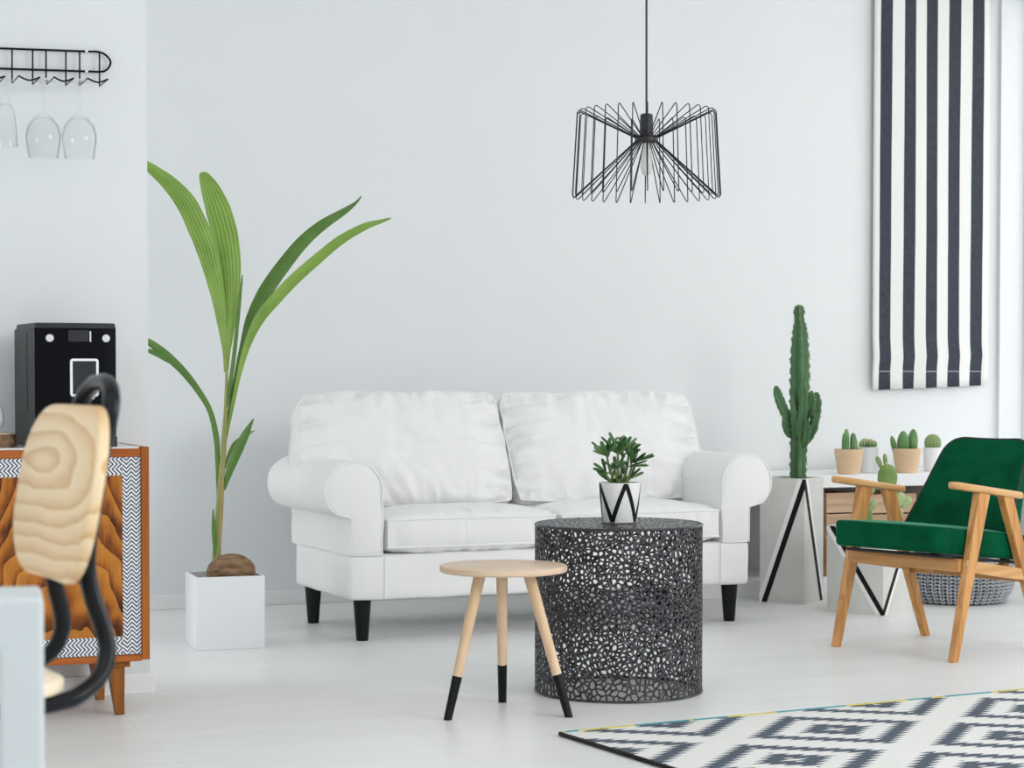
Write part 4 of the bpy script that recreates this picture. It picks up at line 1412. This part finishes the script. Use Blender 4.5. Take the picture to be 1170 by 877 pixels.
# ---- slice of log and white vase beside it
ls = dp(-14, 505, cb0.y - .03); ls.z = CABTOP
log = thing('log_slice', 'bark-edged slice of log on the cabinet at the picture edge', 'wood slice', ls)
prof = []
def bark_ring(z, r):
    return [(r * (1 + .05 * noise.noise(Vector((math.cos(2 * PI * i / 40) * 3, math.sin(2 * PI * i / 40) * 3, z * 30)))) * math.cos(2 * PI * i / 40),
             r * (1 + .05 * noise.noise(Vector((math.cos(2 * PI * i / 40) * 3, math.sin(2 * PI * i / 40) * 3, z * 30)))) * math.sin(2 * PI * i / 40), z) for i in range(40)]
LH = .036
MB().rings([bark_ring(0, .076), bark_ring(.006, .079), bark_ring(LH * .5, .080), bark_ring(LH - .004, .078), bark_ring(LH, .075)]).build('bark', M['bark'], log)
MB().rings([[(x * .97, y * .97, LH - .002) for x, y, z in bark_ring(LH, .075)], [(x * .96, y * .96, LH + .002) for x, y, z in bark_ring(LH, .075)]]).build('cut_face', M['pine_edge'], log)
vz = thing('white_vase', 'rounded white vase standing on the slice of log', 'vase', (ls.x - .004, ls.y, CABTOP + LH + .002))
MB().lathe([(.028, 0), (.034, .004), (.046, .024), (.050, .042), (.044, .066), (.030, .084), (.020, .092), (.021, .104), (.018, .104), (.017, .092), (.026, .08), (.03, .05)], 40).build('body', M['white_gloss'], vz)

# ---------------------------------------------------------------- hanging glass rack
rkY = (N1 + A * along(N1, 60)).y
ro_ = N1 + A * along(N1, 60)
rack = thing('wine_glass_rack', 'black wire stemware rack fixed to the left wall', 'rack', (ro_.x, ro_.y, 0), ROOM)
def rk(px, py, off=0.0):
    """point at distance off in front of the wall, in the rack's own frame, read at an image position on the wall plane"""
    o = N1 - B * off
    s = along(o, px)
    P = o + A * s
    p = dp(px, py, P.y)
    d = p - ro_
    return Vector((d.dot(A), d.dot(B), p.z))
mb = MB()
top = [rk(x, 55.2 + (x / 118) * 4.2, .012) for x in (-40, 0, 60, 100, 112)]
arc = [rk(119.5, 62.0, .012), rk(125, 67.5, .012), rk(126.2, 72, .012), rk(124, 77.5, .012), rk(119, 81.3, .012)]
bot = [rk(x, 78.3 + (x / 118) * 3.8, .012) for x in (112, 100, 60, 0, -40)]
mb.tube(top + arc + bot, .0032, 8, 5)
mb.build('rail', M['black_wire'], rack)
for x, ye in ((-9, 90), (13.8, 90), (37.3, 94), (52.6, 89), (75.2, 96), (91, 90), (113.7, 98)):
    yt = 55.2 + x / 118 * 4.2
    MB().tube([rk(x, yt, .016), rk(x, ye, .016)], .0024, 8).build('upright', M['black_wire'], rack)
for xa, xb in ((-32, -2), (13.8, 37.3), (53.5, 75.2), (91, 113.7)):
    za = 94.5 + xa / 118 * 3.8; zb_ = 95.5 + xb / 118 * 3.2
    a_ = rk(xa, za, .016); b_ = rk(xb, zb_, .016)
    f_ = Vector((0, -.125, .004))
    mid = (a_ + b_) / 2 + f_
    mb = MB().tube([a_ + Vector((0, 0, .012)), a_, a_ + f_ * .5, a_ + f_], .0022, 8)
    mb.tube([a_ + f_ , a_ + f_ * .98 + (b_ - a_) * .25 + Vector((0, 0, -.006)), mid + Vector((0, 0, -.010)), b_ + f_ * .98 - (b_ - a_) * .25 + Vector((0, 0, -.006)), b_ + f_], .0026, 8, 4)
    mb.tube([b_ + f_, b_ + f_ * .5, b_, b_ + Vector((0, 0, .010))], .0022, 8)
    mb.build('holder', M['black_wire'], rack)
for y in (58.7, 81.5):
    p = rk(98.7, y, .012)
    MB().tube([p + Vector((0, .012, 0)), p + Vector((0, -.0045, 0))], .0042, 12).build('screw', M['chrome'], rack)

def wine_glass(px, yfoot, yb0, yb1, rbow, label, off=.085, slim=False):
    o = N1 - B * off
    P = o + A * along(o, px)
    zf = dp(px, yfoot, P.y).z; zt = dp(px, yb0, P.y).z; zb = dp(px, yb1, P.y).z
    t = thing('wine_glass', label, 'glass', (P.x, P.y, zb), 0, 'glasses hanging from the wall rack')
    hf = zf - zb; h0 = zt - zb
    if not slim:
        prof = [(rbow * .84, 0), (rbow * .97, h0 * .35), (rbow, h0 * .52), (rbow * .86, h0 * .75), (rbow * .5, h0 * .93), (.010, h0), (.005, h0 + .012), (.0036, (h0 + hf) / 2), (.0045, hf - .008), (.014, hf - .003), (.036, hf), (.036, hf + .0015), (.002, hf + .002)]
        inner = [(.002, h0 - .008), (rbow * .46, h0 * .90), (rbow * .83, h0 * .73), (rbow * .972, h0 * .52), (rbow * .945, h0 * .35), (rbow * .815, 0)]
    else:
        prof = [(rbow * 1.0, 0), (rbow * .93, h0 * .4), (rbow * .78, h0 * .8), (rbow * .45, h0 * .97), (.010, h0 + .004), (.013, h0 + .012), (.006, h0 + .02), (.005, (h0 + hf) / 2), (.006, hf - .006), (.03, hf), (.03, hf + .0015), (.002, hf + .002)]
        inner = [(.002, h0 - .008), (rbow * .42, h0 * .94), (rbow * .74, h0 * .78), (rbow * .9, h0 * .4), (rbow * .97, 0)]
    MB().lathe(prof[::-1][0:] + [], 36, cap=False).build('glass_body', M['glass'], t, angle=80)
    MB().lathe(inner, 36, cap=False).build('glass_inside', M['glass'], t, angle=80)
    MB().tube([(prof[0][0] * math.cos(2 * PI * k / 40) * .985, prof[0][0] * math.sin(2 * PI * k / 40) * .985, 0.0004) for k in range(40)], .0008, 6, closed=True).build('rim', M['glass'], t)
wine_glass(92.5, 94, 131, 181, .0500, 'round-bowled wine glass hanging upside down nearest the open end of the rack')
wine_glass(51.5, 93, 130, 180, .0500, 'round-bowled wine glass hanging upside down, second from the open end of the rack')
wine_glass(8.5, 92, 116, 167, .034, 'slim ribbed glass hanging upside down from the rack at the picture edge', slim=True)

# ---------------------------------------------------------------- tube-framed wooden chair
fw = Vector((-.883, -.47, 0)).normalized()
CHR = math.atan2(-fw.x, fw.y)
tco = Vector((-.527, 2.464, 0))
tcx = thing('tubular_chair', 'pine plywood chair with a bent black tube frame in front of the cabinet', 'chair', tco, CHR)
# side profile of the frame: (forward, height)
prof = [(-.030, .895), (-.019, .85), (-.008, .789), (0, .728), (-.004, .688), (-.014, .652), (-.017, .627), (-.008, .602), (.018, .583), (.06, .574), (.20, .570), (.34, .570), (.385, .562), (.40, .53), (.405, .30), (.41, .05), (.40, .022), (.36, .012), (.0, .012)]
spread = [.066, .068, .07, .072, .078, .086, .094, .105, .120, .135, .155, .16, .162, .165, .175, .185, .187, .188, .19]
def side_pts(s): return [Vector((s * w_, y, z)) for (y, z), w_ in zip(prof, spread)]
nearp = side_pts(-1); farp = side_pts(1)
loop = nearp[::-1] + [Vector((-.055, -.036, .918)), Vector((-.03, -.04, .931)), Vector((.0, -.041, .934)), Vector((.03, -.04, .931)), Vector((.055, -.036, .918))] + farp
MB().tube(loop + [Vector((.0, .0, .012))] if False else loop, .0105, 12, 4).build('tube_frame', M['black_wire'], tcx)
MB().tube([Vector((-.19, .0, .012)), Vector((.19, .0, .012))], .0105, 12).build('floor_bar', M['black_wire'], tcx)
# back plate
PWd, PHg = .318, .205
poly = rrect(-PWd / 2, PWd / 2, 0, PHg, [.085, .075, .085, .085], 10)
dense = []
for i, p in enumerate(poly):
    q = poly[(i + 1) % len(poly)]; d_ = math.dist(p, q); kk = max(1, int(d_ / .02))
    for j in range(kk): dense.append((p[0] + (q[0] - p[0]) * j / kk, p[1] + (q[1] - p[1]) * j / kk))
def bpf(u, v, h_):
    lean = -.036 * (v / PHg)
    return Vector((u, .014 + lean + h_ + .05 * (u / .2) ** 2 * .35, .702 + v))
mb = MB(); pillow_loft(mb, dense, .014, .003, bpf, 2)
plate = mb.build('backrest', M['pine'], tcx, angle=50)
for u, v in ((-.047, .115), (.045, .115)):
    c = bpf(u, v, .014)
    MB().ball(Matrix.Translation(c) @ Matrix.Diagonal((.0085, .0016, .0085, 1)), 16, 8).build('screw', M['black_wire'], plate)
# seat
poly = rrect(-.175, .175, .035, .395, [.05, .05, .09, .09], 8)
mb = MB(); pillow_loft(mb, poly, .016, .004, lambda u, v, h_: Vector((u, v, .584 + h_ + .01 * (v / .4) ** 2)), 2)
mb.build('seat', M['pine_edge'], tcx, angle=50)

# ---------------------------------------------------------------- white furniture end, lower left corner
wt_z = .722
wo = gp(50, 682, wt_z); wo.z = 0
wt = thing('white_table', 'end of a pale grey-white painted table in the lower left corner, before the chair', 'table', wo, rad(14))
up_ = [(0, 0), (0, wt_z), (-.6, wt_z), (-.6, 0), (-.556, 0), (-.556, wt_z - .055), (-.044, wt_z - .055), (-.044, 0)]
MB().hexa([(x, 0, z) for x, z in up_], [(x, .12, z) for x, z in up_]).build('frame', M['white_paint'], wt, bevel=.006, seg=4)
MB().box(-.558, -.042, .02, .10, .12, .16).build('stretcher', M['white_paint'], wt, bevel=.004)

# ---------------------------------------------------------------- light
SKY_HOR, SKY_ZEN = .82, 1.0
world = bpy.data.worlds.new('world'); scene.world = world
world.use_nodes = True
wnt = world.node_tree
bg = wnt.nodes['Background']
wtc = wnt.nodes.new('ShaderNodeTexCoord'); wsp = wnt.nodes.new('ShaderNodeSeparateXYZ')
wnt.links.new(wtc.outputs['Generated'], wsp.inputs[0])
zen = E(wnt, wsp.outputs[2]).max(0.0)
wnt.links.new((zen * SKY_ZEN + SKY_HOR).s, bg.inputs['Strength'])
bg.inputs['Color'].default_value = (.935, .975, 1.0, 1)

def area(name, loc, target, sx, sy, power, col=(1, 1, 1)):
    l = bpy.data.lights.new(name, 'AREA'); l.shape = 'RECTANGLE'; l.size = sx; l.size_y = sy; l.energy = power; l.color = col
    o = bpy.data.objects.new(name, l); COL.objects.link(o); o.location = loc
    o.rotation_euler = (Vector(target) - Vector(loc)).to_track_quat('-Z', 'Y').to_euler()
    return o
wc = CORNER - B * ((WIN0 + WIN1) / 2) + A * .5 + Vector((0, 0, (WZ0 + WZ1) / 2))
area('window_daylight', wc, wc - A * 2 - Vector((0, 0, .3)), 3.6, 2.4, 22, (1, .99, .97))
area('floor_fill_light', (4.3, 3.2, 2.55), (.4, 7.0, .0), 3.0, 2.0, 160, (1, .99, .97))  # added fill standing inside the room, aimed down to brighten the floor
nl = N1 - A * 2.7 + B * 1.15 + Vector((0, 0, 1.35))
area('left_fill_light', nl, nl + A * 3 - B * .25, 1.6, 2.3, 20, (.985, .995, 1))  # added fill hidden behind the left wall, brightens the sofa's left side

scene.view_settings.view_transform = 'Standard'
scene.view_settings.look = 'None'
scene.view_settings.gamma = 1.0
scene.view_settings.use_curve_mapping = False
scene.view_settings.exposure = 0.17
